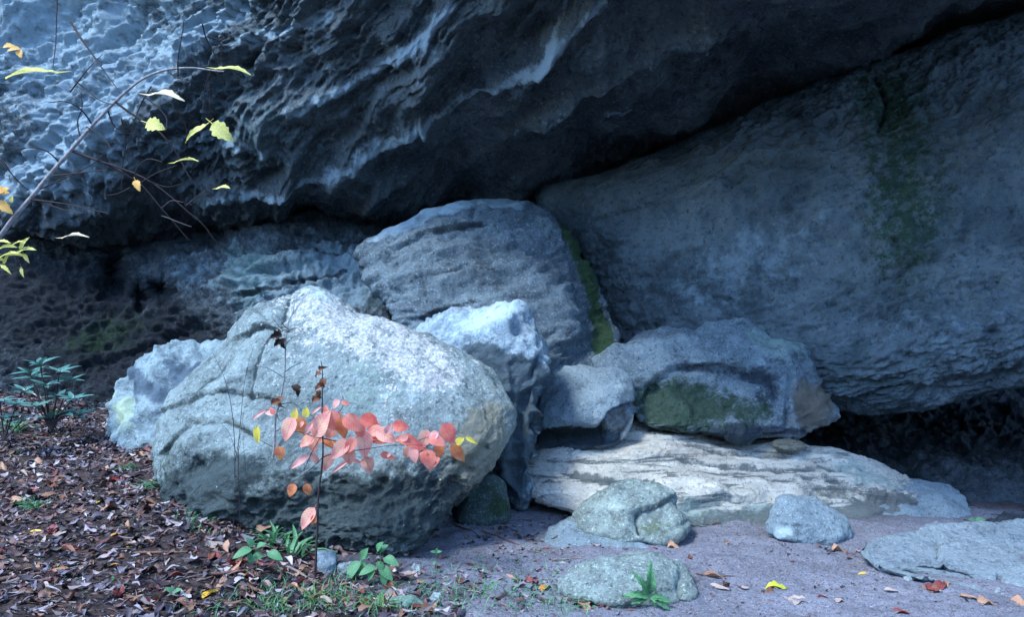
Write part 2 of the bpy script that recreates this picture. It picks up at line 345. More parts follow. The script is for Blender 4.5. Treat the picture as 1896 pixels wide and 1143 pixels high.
sheetrock('cliff_overhang', -900, 2900, [(-900,-1000),(2900,-1000)], [(-900,500),(0,470),(250,470),(430,480),(700,480),(870,430),(1000,420),(1200,340),(1500,220),(1896,90),(2400,-60),(2900,-200)],
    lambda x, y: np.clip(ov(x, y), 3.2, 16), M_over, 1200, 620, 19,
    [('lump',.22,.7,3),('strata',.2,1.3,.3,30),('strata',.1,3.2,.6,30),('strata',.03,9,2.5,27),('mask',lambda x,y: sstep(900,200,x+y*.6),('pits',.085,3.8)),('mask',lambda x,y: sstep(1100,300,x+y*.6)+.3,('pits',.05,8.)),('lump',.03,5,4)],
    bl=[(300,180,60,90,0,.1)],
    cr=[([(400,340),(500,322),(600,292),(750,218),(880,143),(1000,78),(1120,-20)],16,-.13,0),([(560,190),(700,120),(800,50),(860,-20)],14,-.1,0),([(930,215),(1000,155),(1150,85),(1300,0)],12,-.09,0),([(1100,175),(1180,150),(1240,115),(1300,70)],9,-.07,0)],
    spots=[('pale',[(400,340),(500,322),(600,292),(750,218),(880,143),(1000,78),(1120,-20)],9,.75),('pale',[(560,190),(700,120),(800,50),(860,-20)],10,.6),('pale',[(300,270),(420,250),(560,262),(680,235),(780,180)],14,.4),('pale',[(940,150),(1010,80),(1050,0)],7,.6),  # pale lines paint the light caught on the strata ridges
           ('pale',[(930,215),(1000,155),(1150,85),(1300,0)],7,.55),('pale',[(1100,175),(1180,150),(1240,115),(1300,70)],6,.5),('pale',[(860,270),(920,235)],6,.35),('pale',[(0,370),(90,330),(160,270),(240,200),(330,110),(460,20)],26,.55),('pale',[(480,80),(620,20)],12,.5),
           ('pale',230,110,330,150,40,.5),('pale',620,80,200,70,40,.3),('teal',480,250,160,60,20,.45),('teal',300,30,200,60,20,.3),('warm',830,300,160,60,25,.3),('pale',150,300,90,50,30,.5),('pale',-20,-20,240,180,0,.75),('teal',450,120,200,90,30,.35),('dark',1300,120,350,110,25,.5),('dark',650,390,260,50,5,.55),('pale',820,60,80,50,40,.4)],  # pale spots paint corner haze and lit left face; dark ones shade the underside
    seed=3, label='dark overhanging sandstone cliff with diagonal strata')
# wall below -----------------------------------------------------------
M_wall = rockmat('wall_sandstone', (.04,.043,.05), (.1,.1,.11), 2.2, dark=(.012,.013,.017), pale=(.27,.3,.33), teal=(.13,.24,.27), moss=(.016,.045,.022), bump=.7, grain=38, speck=.25)
wl = RBF([(-700,400,12),(-700,900,8.5),(0,420,10.4),(0,520,9.9),(0,600,9.5),(0,760,8.6),(0,860,8),(250,420,10.4),(250,500,9.7),(250,600,9.3),(250,720,8.7),(420,420,10.2),(450,450,9.4),(450,560,8.9),(420,640,8.7),
          (600,440,9.3),(600,560,8.6),(600,700,7.9),(740,600,8.3),(700,450,9.4),(850,500,9.3),(1000,420,10),(1200,600,10.5),(1500,600,10.8),(1600,850,8.4),(1750,890,7.6),(1896,900,7.3),(1896,975,6.2),(1896,700,11),(1000,900,8.5),(2800,700,11),(2800,980,6.2)], 500.)
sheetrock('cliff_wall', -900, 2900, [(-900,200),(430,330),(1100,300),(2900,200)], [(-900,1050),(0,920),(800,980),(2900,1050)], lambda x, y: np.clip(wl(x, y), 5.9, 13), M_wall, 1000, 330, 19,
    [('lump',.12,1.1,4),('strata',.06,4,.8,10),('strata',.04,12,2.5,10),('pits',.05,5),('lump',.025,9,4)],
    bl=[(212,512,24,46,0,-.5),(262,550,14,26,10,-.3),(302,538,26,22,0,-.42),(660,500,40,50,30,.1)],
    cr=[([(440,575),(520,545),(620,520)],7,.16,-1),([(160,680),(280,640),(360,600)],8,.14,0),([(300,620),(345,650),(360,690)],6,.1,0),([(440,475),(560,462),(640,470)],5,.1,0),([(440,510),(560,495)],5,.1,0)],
    spots=[('moss',230,600,80,35,10,.55),('moss',140,640,90,26,5,.5),('teal',460,520,40,60,0,.75),('teal',700,540,50,60,30,.6),('pale',600,530,170,80,15,1.),('teal',600,500,60,30,0,.5),('pale',350,500,90,40,15,.45),('teal',520,500,120,40,10,.35),('dark',[(440,545),(520,530),(640,500)],5,.9),('dark',[(470,590),(560,575),(640,560)],5,.7),('dark',[(440,478),(560,464),(640,470)],4,.8),('moss',690,545,22,22,0,.45),('dark',215,515,18,36,0,1.2),('dark',262,550,10,18,0,1.),('dark',302,542,20,16,0,1.2),('dark',60,500,200,60,0,.4),('dark',180,700,260,90,0,.85),('dark',60,560,220,70,0,.7),('dark',350,640,90,60,0,.5),('pale',240,600,90,40,0,.3),('dark',1700,820,350,120,0,.7),('pale',1830,890,70,25,0,.4)],  # broad pale spot paints the lit block; round dark spots shade holes and cave
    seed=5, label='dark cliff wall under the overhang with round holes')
# rocks ------------------------------------------------------------------
GRE = dict(dark=(.03,.036,.045), pale=(.56,.57,.58))
hs = []
for i_, (y_, z_) in enumerate(((-3.5,-.2),(-5,.6),(-7,2.6),(-9.5,5.0),(-13,7.5),(-20,9.0),(-40,9.5),(-60,9))): hs.append([(x_, y_+.006*x_*x_*(1 if x_ > 0 else .25), z_+.5*math.sin(x_*.7+y_)) for x_ in np.linspace(-30, 40, 60)])
M_skyblock = plain('leafy_slope', (.03,.035,.018), .95, .5, scale=2.)
tag(mesh('hillside', np.array(hs).reshape(-1,3), gridfaces(8, 60), M_skyblock), 'wooded slope across the valley', None, None, 'structure')  # added slope behind the camera, blocks low sky light to darken undersides
M_slab = rockmat('slab_sandstone', (.095,.105,.115), (.225,.23,.245), 1.4, dark=(.03,.033,.04), pale=(.34,.36,.4), moss=(.03,.085,.045), warm=(.17,.15,.12), teal=(.08,.15,.16), bump=.7, grain=34, speck=.25)
rock('leaning_boulder', [(975,352),(1080,335),(1200,290),(1320,240),(1500,162),(1700,90),(1896,20),(2200,-90),(2600,-120),(2800,200),(2700,600),(2300,720),(1896,712),(1750,738),(1650,768),(1560,762),(1480,745),(1320,740),(1200,690),(1145,625),(1110,540),(1075,460),(1030,410)],
     [(1000,370,9.2),(1896,30,8.0),(1600,760,7.62)], .42, 1.6, M_slab, 'huge dark grey leaning rock slab with green streak filling the right side', centre=(1780,400), rim=.25, res=3.0, p=4., q=.5,
     st=[('lump',.12,.9,4),('strata',.05,2.2,.7,22),('strata',.045,6.5,2.,20),('strata',.028,15,6,18),('lump',.016,18,3),('lump',.03,9,3),('facet',.06,3.5)],
     bl=[(1100,560,90,140,20,-.2),(1700,640,300,60,10,.15)],
     cr=[([(1120,400),(1200,372),(1290,360)],8,.1,1),([(1620,145),(1640,190),(1625,240)],5,.08,0),([(1540,735),(1700,700),(1896,672)],7,.1,1),([(1700,250),(1790,215)],8,.1,1)],
     spots=[('moss',1650,290,85,160,-8,.62),('moss',1700,460,85,150,-20,.5),('moss',1630,170,90,50,10,.42),('teal',1660,320,120,220,-10,.4),('teal',1450,650,200,60,0,.3),('pale',1450,420,220,70,20,.2),('teal',1600,700,250,40,8,.4),('dark',1250,600,200,70,-20,.35),('dark',1130,470,60,110,-30,.4),('dark',1560,190,60,30,20,.5),('dark',1790,330,90,30,25,.4),('pale',1350,480,200,60,25,.25),('dark',[(1620,250),(1640,330),(1660,480),(1720,560)],10,.35),('warm',1330,430,160,60,20,.3),('teal',1150,360,120,40,15,.3),('pale',1750,620,260,90,0,.5),('pale',1400,520,200,80,20,.3)], seed=7)
M_dome = rockmat('domed_sandstone', (.1,.107,.125), (.19,.2,.22), 2., dark=(.03,.033,.04), pale=(.42,.45,.5), moss=(.045,.1,.03), teal=(.2,.33,.33), bump=.6, grain=45)
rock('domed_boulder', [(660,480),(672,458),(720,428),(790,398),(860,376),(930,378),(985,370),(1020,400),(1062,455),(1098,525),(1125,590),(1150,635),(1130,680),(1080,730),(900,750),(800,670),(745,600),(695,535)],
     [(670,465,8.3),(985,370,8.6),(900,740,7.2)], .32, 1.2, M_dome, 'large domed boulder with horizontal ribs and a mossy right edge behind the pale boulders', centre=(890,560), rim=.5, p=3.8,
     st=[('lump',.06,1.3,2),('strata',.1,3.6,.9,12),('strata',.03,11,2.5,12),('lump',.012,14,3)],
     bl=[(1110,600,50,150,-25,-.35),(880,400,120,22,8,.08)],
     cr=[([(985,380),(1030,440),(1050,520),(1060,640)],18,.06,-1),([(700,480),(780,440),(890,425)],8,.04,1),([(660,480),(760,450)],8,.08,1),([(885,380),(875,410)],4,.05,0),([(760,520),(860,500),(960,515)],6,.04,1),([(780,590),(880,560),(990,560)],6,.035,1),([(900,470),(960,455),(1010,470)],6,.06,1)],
     spots=[('moss',[(1040,425),(1068,480),(1090,540),(1108,600),(1122,650)],15,1.15),('moss',1112,640,24,40,-20,.8),('pale',830,390,120,22,10,.6),('moss',785,408,25,10,20,.5),('dark',800,610,90,60,20,.35),('pale',940,540,90,60,0,.25),('dark',860,425,60,8,8,.5),('pale',[(690,450),(790,402),(870,382),(960,380)],12,.7),('dark',[(700,480),(780,440),(890,425)],5,.5),('dark',[(760,522),(860,502),(960,517)],4,.7),('dark',[(780,592),(880,562),(990,562)],4,.6)], seed=9)  # pale spots along the top paint it as lit
M_main = rockmat('lichened_sandstone', (.21,.21,.2), (.38,.375,.355), 2.6, dark=(.04,.05,.052), pale=(.66,.67,.68), moss=(.03,.06,.03), warm=(.36,.27,.19), teal=(.28,.43,.42), bump=.7, lichen=.85, grain=42)
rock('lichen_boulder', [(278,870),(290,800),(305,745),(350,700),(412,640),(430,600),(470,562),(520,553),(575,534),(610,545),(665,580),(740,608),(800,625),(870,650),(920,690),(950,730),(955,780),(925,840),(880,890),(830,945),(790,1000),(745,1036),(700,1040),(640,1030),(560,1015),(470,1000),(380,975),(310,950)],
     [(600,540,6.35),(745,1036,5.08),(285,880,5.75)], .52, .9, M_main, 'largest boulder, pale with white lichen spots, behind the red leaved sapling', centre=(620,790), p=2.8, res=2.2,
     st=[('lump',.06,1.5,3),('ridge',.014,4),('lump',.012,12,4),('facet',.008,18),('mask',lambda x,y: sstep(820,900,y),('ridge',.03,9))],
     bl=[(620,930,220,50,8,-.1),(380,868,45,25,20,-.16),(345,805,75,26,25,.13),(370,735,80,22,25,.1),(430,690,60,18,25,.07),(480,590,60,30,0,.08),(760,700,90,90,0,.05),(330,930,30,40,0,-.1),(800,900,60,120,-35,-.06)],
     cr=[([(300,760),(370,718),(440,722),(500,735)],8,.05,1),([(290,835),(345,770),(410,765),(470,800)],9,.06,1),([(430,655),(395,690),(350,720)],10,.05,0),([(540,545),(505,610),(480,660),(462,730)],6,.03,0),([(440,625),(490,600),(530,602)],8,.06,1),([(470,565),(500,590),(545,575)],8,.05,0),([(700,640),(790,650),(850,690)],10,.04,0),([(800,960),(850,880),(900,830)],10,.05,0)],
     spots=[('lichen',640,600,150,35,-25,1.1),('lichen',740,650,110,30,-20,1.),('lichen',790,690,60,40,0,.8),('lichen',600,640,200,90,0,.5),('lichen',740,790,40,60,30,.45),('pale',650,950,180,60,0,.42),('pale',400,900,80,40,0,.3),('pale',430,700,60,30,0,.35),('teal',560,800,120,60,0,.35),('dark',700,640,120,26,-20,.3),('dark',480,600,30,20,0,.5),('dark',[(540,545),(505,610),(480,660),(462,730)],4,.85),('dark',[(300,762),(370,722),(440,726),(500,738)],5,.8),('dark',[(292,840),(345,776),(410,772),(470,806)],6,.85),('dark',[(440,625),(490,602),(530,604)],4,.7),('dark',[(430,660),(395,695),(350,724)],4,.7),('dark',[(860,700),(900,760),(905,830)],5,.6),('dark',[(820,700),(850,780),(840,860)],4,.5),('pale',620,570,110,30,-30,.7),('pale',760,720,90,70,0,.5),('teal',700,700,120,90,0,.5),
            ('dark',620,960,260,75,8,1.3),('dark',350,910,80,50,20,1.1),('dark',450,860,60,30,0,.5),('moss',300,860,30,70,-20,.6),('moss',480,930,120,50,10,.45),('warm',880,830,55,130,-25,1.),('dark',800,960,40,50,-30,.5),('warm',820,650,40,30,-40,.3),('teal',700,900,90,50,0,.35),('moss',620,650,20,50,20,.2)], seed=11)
M_pill = rockmat('white_streaked_sandstone', (.32,.34,.39), (.55,.56,.6), 3.2, dark=(.055,.07,.085), pale=(.78,.78,.82), bump=.7, lichen=.3, grain=50)
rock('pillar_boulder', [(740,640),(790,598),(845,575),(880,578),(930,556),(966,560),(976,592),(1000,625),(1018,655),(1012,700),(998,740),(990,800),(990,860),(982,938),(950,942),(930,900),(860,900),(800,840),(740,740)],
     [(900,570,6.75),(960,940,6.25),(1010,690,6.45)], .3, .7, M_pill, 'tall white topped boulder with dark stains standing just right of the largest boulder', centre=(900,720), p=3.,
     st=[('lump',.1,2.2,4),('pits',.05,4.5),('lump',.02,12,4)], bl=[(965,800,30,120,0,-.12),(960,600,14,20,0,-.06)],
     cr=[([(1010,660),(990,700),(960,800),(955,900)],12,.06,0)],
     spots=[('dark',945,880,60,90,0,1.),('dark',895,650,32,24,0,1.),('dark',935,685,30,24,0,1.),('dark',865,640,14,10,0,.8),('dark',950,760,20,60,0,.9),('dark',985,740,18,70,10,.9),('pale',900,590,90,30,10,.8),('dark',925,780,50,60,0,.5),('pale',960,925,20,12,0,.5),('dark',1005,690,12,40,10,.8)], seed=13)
M_pit = rockmat('pitted_pale_sandstone', (.27,.29,.3), (.45,.46,.47), 3.5, dark=(.1,.12,.16), pale=(.74,.75,.7), warm=(.62,.62,.42), bump=.7, grain=45)
rock('pitted_boulder', [(188,815),(200,775),(208,735),(235,695),(262,668),(300,648),(340,634),(365,628),(400,625),(450,618),(480,700),(420,820),(300,840),(240,835)],
     [(340,630,7.9),(240,820,7.2),(420,800,7.1)], .28, .7, M_pit, 'rough pale boulder full of hollows at the left end behind the largest boulder', centre=(330,735),
     st=[('lump',.14,2.2,4),('pits',.1,3.2),('lump',.03,8,4),('ridge',.015,9)], cr=[([(365,628),(385,650),(370,700)],9,.08,0),([(240,700),(232,730),(245,770)],9,.07,0)],
     spots=[('dark',335,690,34,34,0,1.1),('dark',295,735,40,18,-30,1.),('dark',250,690,14,24,20,.8),('dark',380,680,16,40,-20,.8),('dark',275,780,30,12,10,.7),('warm',225,760,20,40,0,.8),('warm',390,650,40,16,10,.35),('dark',245,735,12,22,0,.5),('warm',290,790,60,20,0,.4)], seed=15)  # dark spots paint shade into the hollows
M_block = rockmat('grey_block_sandstone', (.25,.26,.285), (.34,.35,.38), 2.5, dark=(.045,.05,.06), pale=(.6,.6,.6), warm=(.13,.08,.06), moss=(.05,.07,.02), bump=.6, grain=60)
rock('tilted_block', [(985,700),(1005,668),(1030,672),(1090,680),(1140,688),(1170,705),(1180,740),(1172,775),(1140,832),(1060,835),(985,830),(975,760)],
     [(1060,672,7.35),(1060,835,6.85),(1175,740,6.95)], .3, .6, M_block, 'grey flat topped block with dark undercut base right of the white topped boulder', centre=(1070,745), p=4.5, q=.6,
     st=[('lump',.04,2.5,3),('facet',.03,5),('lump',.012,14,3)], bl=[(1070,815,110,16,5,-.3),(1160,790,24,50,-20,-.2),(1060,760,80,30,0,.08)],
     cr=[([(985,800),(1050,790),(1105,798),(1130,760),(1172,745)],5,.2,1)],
     spots=[('dark',1060,818,110,16,0,1.3),('warm',1150,790,22,40,-20,.7),('pale',1150,710,25,20,0,.7),('dark',1100,712,20,8,10,.4),('dark',1040,695,12,6,0,.4)], seed=17)  # long dark spot at the base paints the undercut's shade
M_mossy = rockmat('mossy_sandstone', (.2,.21,.235), (.33,.34,.36), 2.8, dark=(.03,.035,.05), pale=(.6,.62,.65), moss=(.03,.075,.035), warm=(.26,.17,.12), teal=(.3,.47,.45), bump=.8, grain=45)
rock('mossy_boulder', [(1090,675),(1120,655),(1170,628),(1225,610),(1245,618),(1300,612),(1322,600),(1345,595),(1400,612),(1460,625),(1500,642),(1530,670),(1532,700),(1525,720),(1545,750),(1540,775),(1500,800),(1480,812),(1400,812),(1330,805),(1250,798),(1190,790),(1150,720)],
     [(1200,620,7.7),(1500,650,7.7),(1350,812,6.95)], .32, .7, M_mossy, 'mossy boulder with green hollow face and brown right end resting on the pale layered ledge', centre=(1340,712), p=3.2,
     st=[('lump',.07,2.2,4),('strata',.03,7,1.6,5),('facet',.09,3),('lump',.02,12,4)], bl=[(1310,745,120,55,-8,-.2),(1190,760,50,50,0,-.15),(1340,650,170,22,-5,.1),(1450,720,26,60,20,.06),(1510,780,30,30,0,-.06)],
     cr=[([(1175,760),(1200,715),(1240,680),(1330,672),(1420,700),(1465,750),(1470,805)],9,.08,1),([(1460,690),(1462,800)],5,.05,0),([(1110,665),(1200,645),(1300,640)],6,.03,1)],
     spots=[('moss',1280,750,110,45,-8,.8),('moss',1230,760,60,50,0,.6),('moss',1400,760,50,30,0,.45),('dark',1320,685,90,12,-8,.8),('dark',1300,770,120,40,-5,.35),('dark',1420,730,26,50,25,.7),('dark',1400,800,110,10,0,.9),('warm',1505,750,40,60,0,1.05),('teal',1430,640,80,25,-15,.8),('pale',1180,650,60,20,20,.5),('pale',1380,665,80,16,-10,.5),('dark',1460,670,40,16,-10,.6),('warm',1380,780,60,14,0,.3)], seed=19)  # dark spots below the lip and in the hollow are painted shade
M_ledge = rockmat('pale_layered_sandstone', (.55,.42,.36), (.7,.54,.46), 1.8, dark=(.1,.1,.1), pale=(.9,.72,.62), warm=(.62,.42,.32), teal=(.22,.33,.34), moss=(.1,.16,.12), bump=.45, grain=55, streak=(0., 16., .85))
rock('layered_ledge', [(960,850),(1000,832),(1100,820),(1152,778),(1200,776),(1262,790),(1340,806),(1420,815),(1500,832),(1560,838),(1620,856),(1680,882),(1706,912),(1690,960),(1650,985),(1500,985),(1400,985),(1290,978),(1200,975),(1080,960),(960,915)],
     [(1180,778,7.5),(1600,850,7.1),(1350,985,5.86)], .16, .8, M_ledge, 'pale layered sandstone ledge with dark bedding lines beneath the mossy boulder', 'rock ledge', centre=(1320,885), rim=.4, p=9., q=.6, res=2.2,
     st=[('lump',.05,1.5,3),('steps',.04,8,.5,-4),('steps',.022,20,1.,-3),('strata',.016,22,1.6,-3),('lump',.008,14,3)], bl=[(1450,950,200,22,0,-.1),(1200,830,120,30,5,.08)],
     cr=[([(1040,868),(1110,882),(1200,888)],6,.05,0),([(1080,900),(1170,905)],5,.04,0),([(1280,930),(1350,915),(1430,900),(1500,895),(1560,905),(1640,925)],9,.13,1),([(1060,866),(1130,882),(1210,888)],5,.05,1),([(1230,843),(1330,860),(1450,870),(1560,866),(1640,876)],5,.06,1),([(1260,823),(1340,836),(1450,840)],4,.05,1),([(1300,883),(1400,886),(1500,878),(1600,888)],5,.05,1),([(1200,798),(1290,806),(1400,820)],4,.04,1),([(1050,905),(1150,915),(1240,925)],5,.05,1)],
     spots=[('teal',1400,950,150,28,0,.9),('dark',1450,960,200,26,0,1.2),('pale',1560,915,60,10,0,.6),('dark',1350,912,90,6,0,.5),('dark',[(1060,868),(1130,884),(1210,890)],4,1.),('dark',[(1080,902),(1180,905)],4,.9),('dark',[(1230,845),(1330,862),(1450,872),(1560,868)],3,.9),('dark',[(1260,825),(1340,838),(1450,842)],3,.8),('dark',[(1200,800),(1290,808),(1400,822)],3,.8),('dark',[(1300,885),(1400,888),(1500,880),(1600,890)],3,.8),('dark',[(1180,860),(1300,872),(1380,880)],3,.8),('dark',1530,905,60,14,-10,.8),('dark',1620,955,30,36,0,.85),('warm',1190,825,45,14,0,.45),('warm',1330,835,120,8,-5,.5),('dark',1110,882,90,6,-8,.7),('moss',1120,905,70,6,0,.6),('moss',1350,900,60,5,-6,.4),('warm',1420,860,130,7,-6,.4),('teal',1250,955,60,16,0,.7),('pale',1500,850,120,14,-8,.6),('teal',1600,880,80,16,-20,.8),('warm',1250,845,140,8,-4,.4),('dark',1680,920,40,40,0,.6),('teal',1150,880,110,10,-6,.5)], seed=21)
rock('ledge_end_boulder', [(1640,885),(1690,885),(1740,893),(1775,915),(1800,950),(1830,985),(1700,995),(1620,990),(1600,930)], [(1700,885,7.0),(1640,990,6.1),(1800,960,6.3)], .2, .6, M_block, 'smooth dull grey boulder at the right end of the pale ledge', centre=(1700,940),
     st=[('lump',.05,2.2,4),('lump',.02,9,3)], spots=[('dark',1690,960,60,20,0,.3),('moss',1660,965,18,20,0,.5)], seed=23)
M_tan = rockmat('tan_sandstone', (.2,.15,.11), (.3,.23,.17), 6, bump=.6, grain=60, streak=(0.,30.,.4))
rock('wedge_stone', [(1425,822),(1440,812),(1475,812),(1498,826),(1488,836),(1450,838)], [(1440,810,6.95),(1450,838,6.8),(1495,828,6.85)], .08, .2, M_tan, 'small tan wedge stone stuck between the mossy boulder and the ledge', 'stone', st=[('lump',.02,6,3)], seed=25)
M_green = rockmat('algae_stone', (.07,.09,.08), (.11,.13,.12), 3, moss=(.035,.07,.03), bump=.4, grain=60)
d = Dg(900, 965)
rock('tucked_boulder', [(850,930),(868,892),(900,878),(925,885),(942,915),(946,960),(930,975),(880,985),(840,975)], [(900,880,d+.2),(860,980,d-.1),(945,970,d-.05)], .16, .3, M_green, 'small smooth dark green boulder tucked under the right side of the largest boulder', centre=(897,930), st=[('lump',.03,3,3)], spots=[('moss',920,935,30,40,0,.8)], seed=27)
M_small = rockmat('creamy_green_sandstone', (.25,.24,.22), (.42,.41,.37), 7, dark=(.05,.06,.06), pale=(.74,.72,.62), moss=(.13,.19,.1), warm=(.4,.3,.2), bump=.7, grain=45, speck=.8)
d = Dg(1180, 1003)
rock('split_boulder', [(1065,950),(1100,915),(1150,893),(1200,890),(1248,900),(1256,925),(1250,938),(1275,958),(1280,985),(1262,1008),(1200,1015),(1150,1010),(1100,1000),(1060,985)], [(1180,890,d+.35),(1200,1012,d-.05),(1270,960,d+.1)], .16, .3, M_small, 'angular cream and green boulder with a cracked right face in front of the ledge', centre=(1175,950), p=3.6, sm=1,
     st=[('lump',.03,3.5,3),('facet',.05,6),('lump',.01,18,3)], bl=[(1210,960,40,30,0,-.05)], cr=[([(1180,945),(1215,935),(1250,915)],6,.08,1),([(1185,985),(1180,950)],4,.05,0),([(1185,990),(1240,985),(1275,965)],4,.03,0)],
     spots=[('moss',1220,980,40,24,0,.7),('pale',1130,935,50,25,20,.6),('dark',1160,965,12,8,0,.6),('dark',1225,930,30,8,30,.6),('moss',1100,975,30,14,0,.3),('warm',1180,970,10,12,0,.5)], seed=29)
d = Dg(1130, 1020)
rock('buried_rock', [(1010,985),(1050,962),(1110,950),(1150,965),(1190,1005),(1215,1035),(1160,1045),(1060,1035),(1005,1015)], [(1100,950,d+.5),(1100,1040,d),(1200,1020,d+.1)], .06, .3, M_block, 'low half buried greenish grey rock left of the split boulder', 'rock', centre=(1110,1000), st=[('lump',.03,3.5,4),('strata',.015,14,2,-15)],
     spots=[('moss',1090,985,70,16,0,.4),('teal',1140,1005,60,20,-30,.5)], seed=31)
d = Dg(1180, 1112)
rock('rounded_rock', [(1020,1085),(1050,1052),(1100,1030),(1170,1022),(1230,1030),(1275,1052),(1294,1085),(1290,1110),(1262,1122),(1200,1128),(1130,1128),(1060,1118)], [(1170,1022,d+.28),(1150,1125,d-.06),(1290,1090,d+.04)], .13, .25, M_small, 'low rounded grey rock in the foreground with a green weed before it', 'rock', centre=(1165,1080), p=3.2,
     st=[('lump',.035,3.5,4),('facet',.02,7),('lump',.008,20,3)], bl=[(1230,1105,40,14,20,-.05)], cr=[([(1262,1060),(1258,1090),(1262,1118)],6,.04,0)], spots=[('dark',1225,1098,36,20,10,.5),('pale',1110,1060,50,18,10,.5),('dark',1275,1090,14,24,0,.3)], seed=33)
d = Dg(1500, 1000)
rock('stub_rock', [(1425,960),(1432,925),(1450,914),(1490,916),(1520,932),(1552,950),(1580,980),(1578,1008),(1500,1020),(1440,1005),(1420,985)], [(1470,914,d+.2),(1490,1016,d-.06),(1575,995,d)], .15, .25, M_block, 'stubby pale rock with a worn corner between the ledge and the flat slab', 'rock', centre=(1490,965), p=3.2, sm=1,
     st=[('lump',.025,4,4),('facet',.04,6),('lump',.01,18,3)], spots=[('pale',1450,990,24,14,0,.8),('dark',1490,932,14,6,0,.6),('dark',1480,975,40,5,-10,.6),('moss',1535,985,24,12,0,.45),('pale',1450,940,16,24,0,.4)], seed=35)
d = Dg(1720, 1085)
M_flat = rockmat('flat_grey_sandstone', (.3,.29,.31), (.4,.385,.4), 3, dark=(.06,.07,.1), pale=(.6,.6,.62), bump=.7, grain=50, streak=(-.05, 12., .35))
rock('flat_slab', [(1585,1010),(1630,992),(1690,984),(1720,972),(1800,972),(1900,967),(2050,965),(2200,1000),(2200,1110),(2050,1130),(1900,1110),(1850,1105),(1760,1080),(1680,1068),(1610,1045)], [(1720,972,5.4),(1700,1070,4.62),(1900,1110,4.38)], .04, .5, M_flat, 'broad flat bluish grey rock slab at the right edge of the sand', 'rock slab', centre=(1870,1040), p=7, q=.6, res=2.2, sm=1,
     st=[('lump',.025,2.2,4),('steps',.02,18,.9,-6),('facet',.02,6),('lump',.008,18,3)], bl=[(1760,1075,110,8,-10,-.12)],
     cr=[([(1640,1045),(1680,1052),(1750,1058),(1850,1070),(1900,1085)],5,.1,1),([(1735,1000),(1735,1030)],3,.03,0),([(1850,1065),(1848,1100)],4,.06,0),([(1750,1060),(1752,1085)],3,.05,0)],
     spots=[('dark',1715,1066,50,8,-6,.6),('dark',1736,1020,5,18,0,.5),('pale',1800,1010,120,14,0,.4)], seed=37)
rock('slab_corner_rock', [(1555,1015),(1570,990),(1620,985),(1680,990),(1690,1020),(1640,1045),(1570,1035)], [(1600,985,5.75),(1600,1040,5.3),(1680,1010,5.5)], .05, .25, M_flat, 'small low pale rock joined to the left corner of the flat slab', 'rock', st=[('lump',.03,4,3)], seed=39)
M_chip = rockmat('pale_chip_stone', (.36,.34,.33), (.5,.47,.44), 12, bump=.5, grain=90)
M_mstone = rockmat('green_stone', (.16,.22,.16), (.24,.3,.22), 9, bump=.5, grain=80)
def stone(px, py, w_, h_, mat, label, seed, nm='small_stone'):
    r = random.Random(seed); k = 9; pts = [(px+w_/2*math.cos(t*2*math.pi/k)*r.uniform(.8,1.15), py+h_/2*math.sin(t*2*math.pi/k)*r.uniform(.8,1.15)) for t in range(k)]
    d_ = Dg(px, py+h_*.35); return rock(nm, pts, [(px,py-h_/2,d_+.05),(px-9,py+h_/2,d_-.01),(px+9,py+h_/2,d_-.01)], w_/F*d_*.35, w_/F*d_*.4, mat, label, 'stone', res=2, st=[('lump',.25*w_/F*d_,1.6/(w_/F*d_),3),('facet',.2*w_/F*d_,2/(w_/F*d_))], seed=seed, sm=1)
stone(604,1045,46,46,M_block,'round grey stone beside the foot of the red leaved sapling',41)
stone(640,1055,40,34,M_chip,'pinkish small stone right of the round grey stone',42)
stone(771,1057,20,26,M_chip,'small white stone on the sand below the largest boulder',43)
stone(762,1122,70,26,M_mstone,'flat green stone among leaves at the bottom edge',44)
stone(806,1108,34,18,M_chip,'small white stone touching the flat green stone',45)
stone(985,928,36,22,M_chip,'pointed pale stone at the foot of the white topped boulder',46)
stone(1002,872,34,60,M_mstone,'layered green stone between the white topped boulder and the ledge',47)
stone(1850,1098,16,16,M_chip,'tiny pale stone before the flat slab',48)
stone(1684,1072,22,14,M_chip,'tiny grey stone under the front edge of the flat slab',49)
stone(256,660,16,10,M_chip,'tiny white stone by the dark wall above the pitted boulder',50) if False else None
#PLANTS
R = random.Random(4)
def leaf_geo(na=7, stalk=0, nc=4, wid=.42, tip=1.5, fold=.12, curl=.2, lobes=0, wav=.02, seed=0, th=0):
    r = random.Random(seed); V = []; Fq = []
    for i in range(-(1 if stalk else 0), na+1):
        t = max(i/na, 0); w_ = wid*2.74*(t**.55)*(1-t)+.004
        if lobes: w_ *= .62+.45*abs(math.sin(lobes*math.pi*t+.4))
        if i < 0: V += [(-.3, (j/nc-.5)*.02, -.03) for j in range(nc+1)]; continue
        if i == 0 and stalk: w_ = .025
        for j in range(nc+1):
            s_ = (j/nc-.5)*2; V.append((t, s_*w_*.5, fold*abs(s_)*w_+curl*(-(t-.4)**2)+wav*math.sin(7*t+3*s_+seed)*(abs(s_)+.2)))
    for i in range(na+(1 if stalk else 0)):
        for j in range(nc): a = i*(nc+1)+j; Fq.append((a, a+nc+1, a+nc+2, a+1))
    return np.array(V, np.float32), np.array(Fq)
def leaf_mesh(nm, mat, **k):
    V, Fq = leaf_geo(**k); o = mesh(nm, V, Fq, mat); me = o.data; bpy.data.objects.remove(o); return me
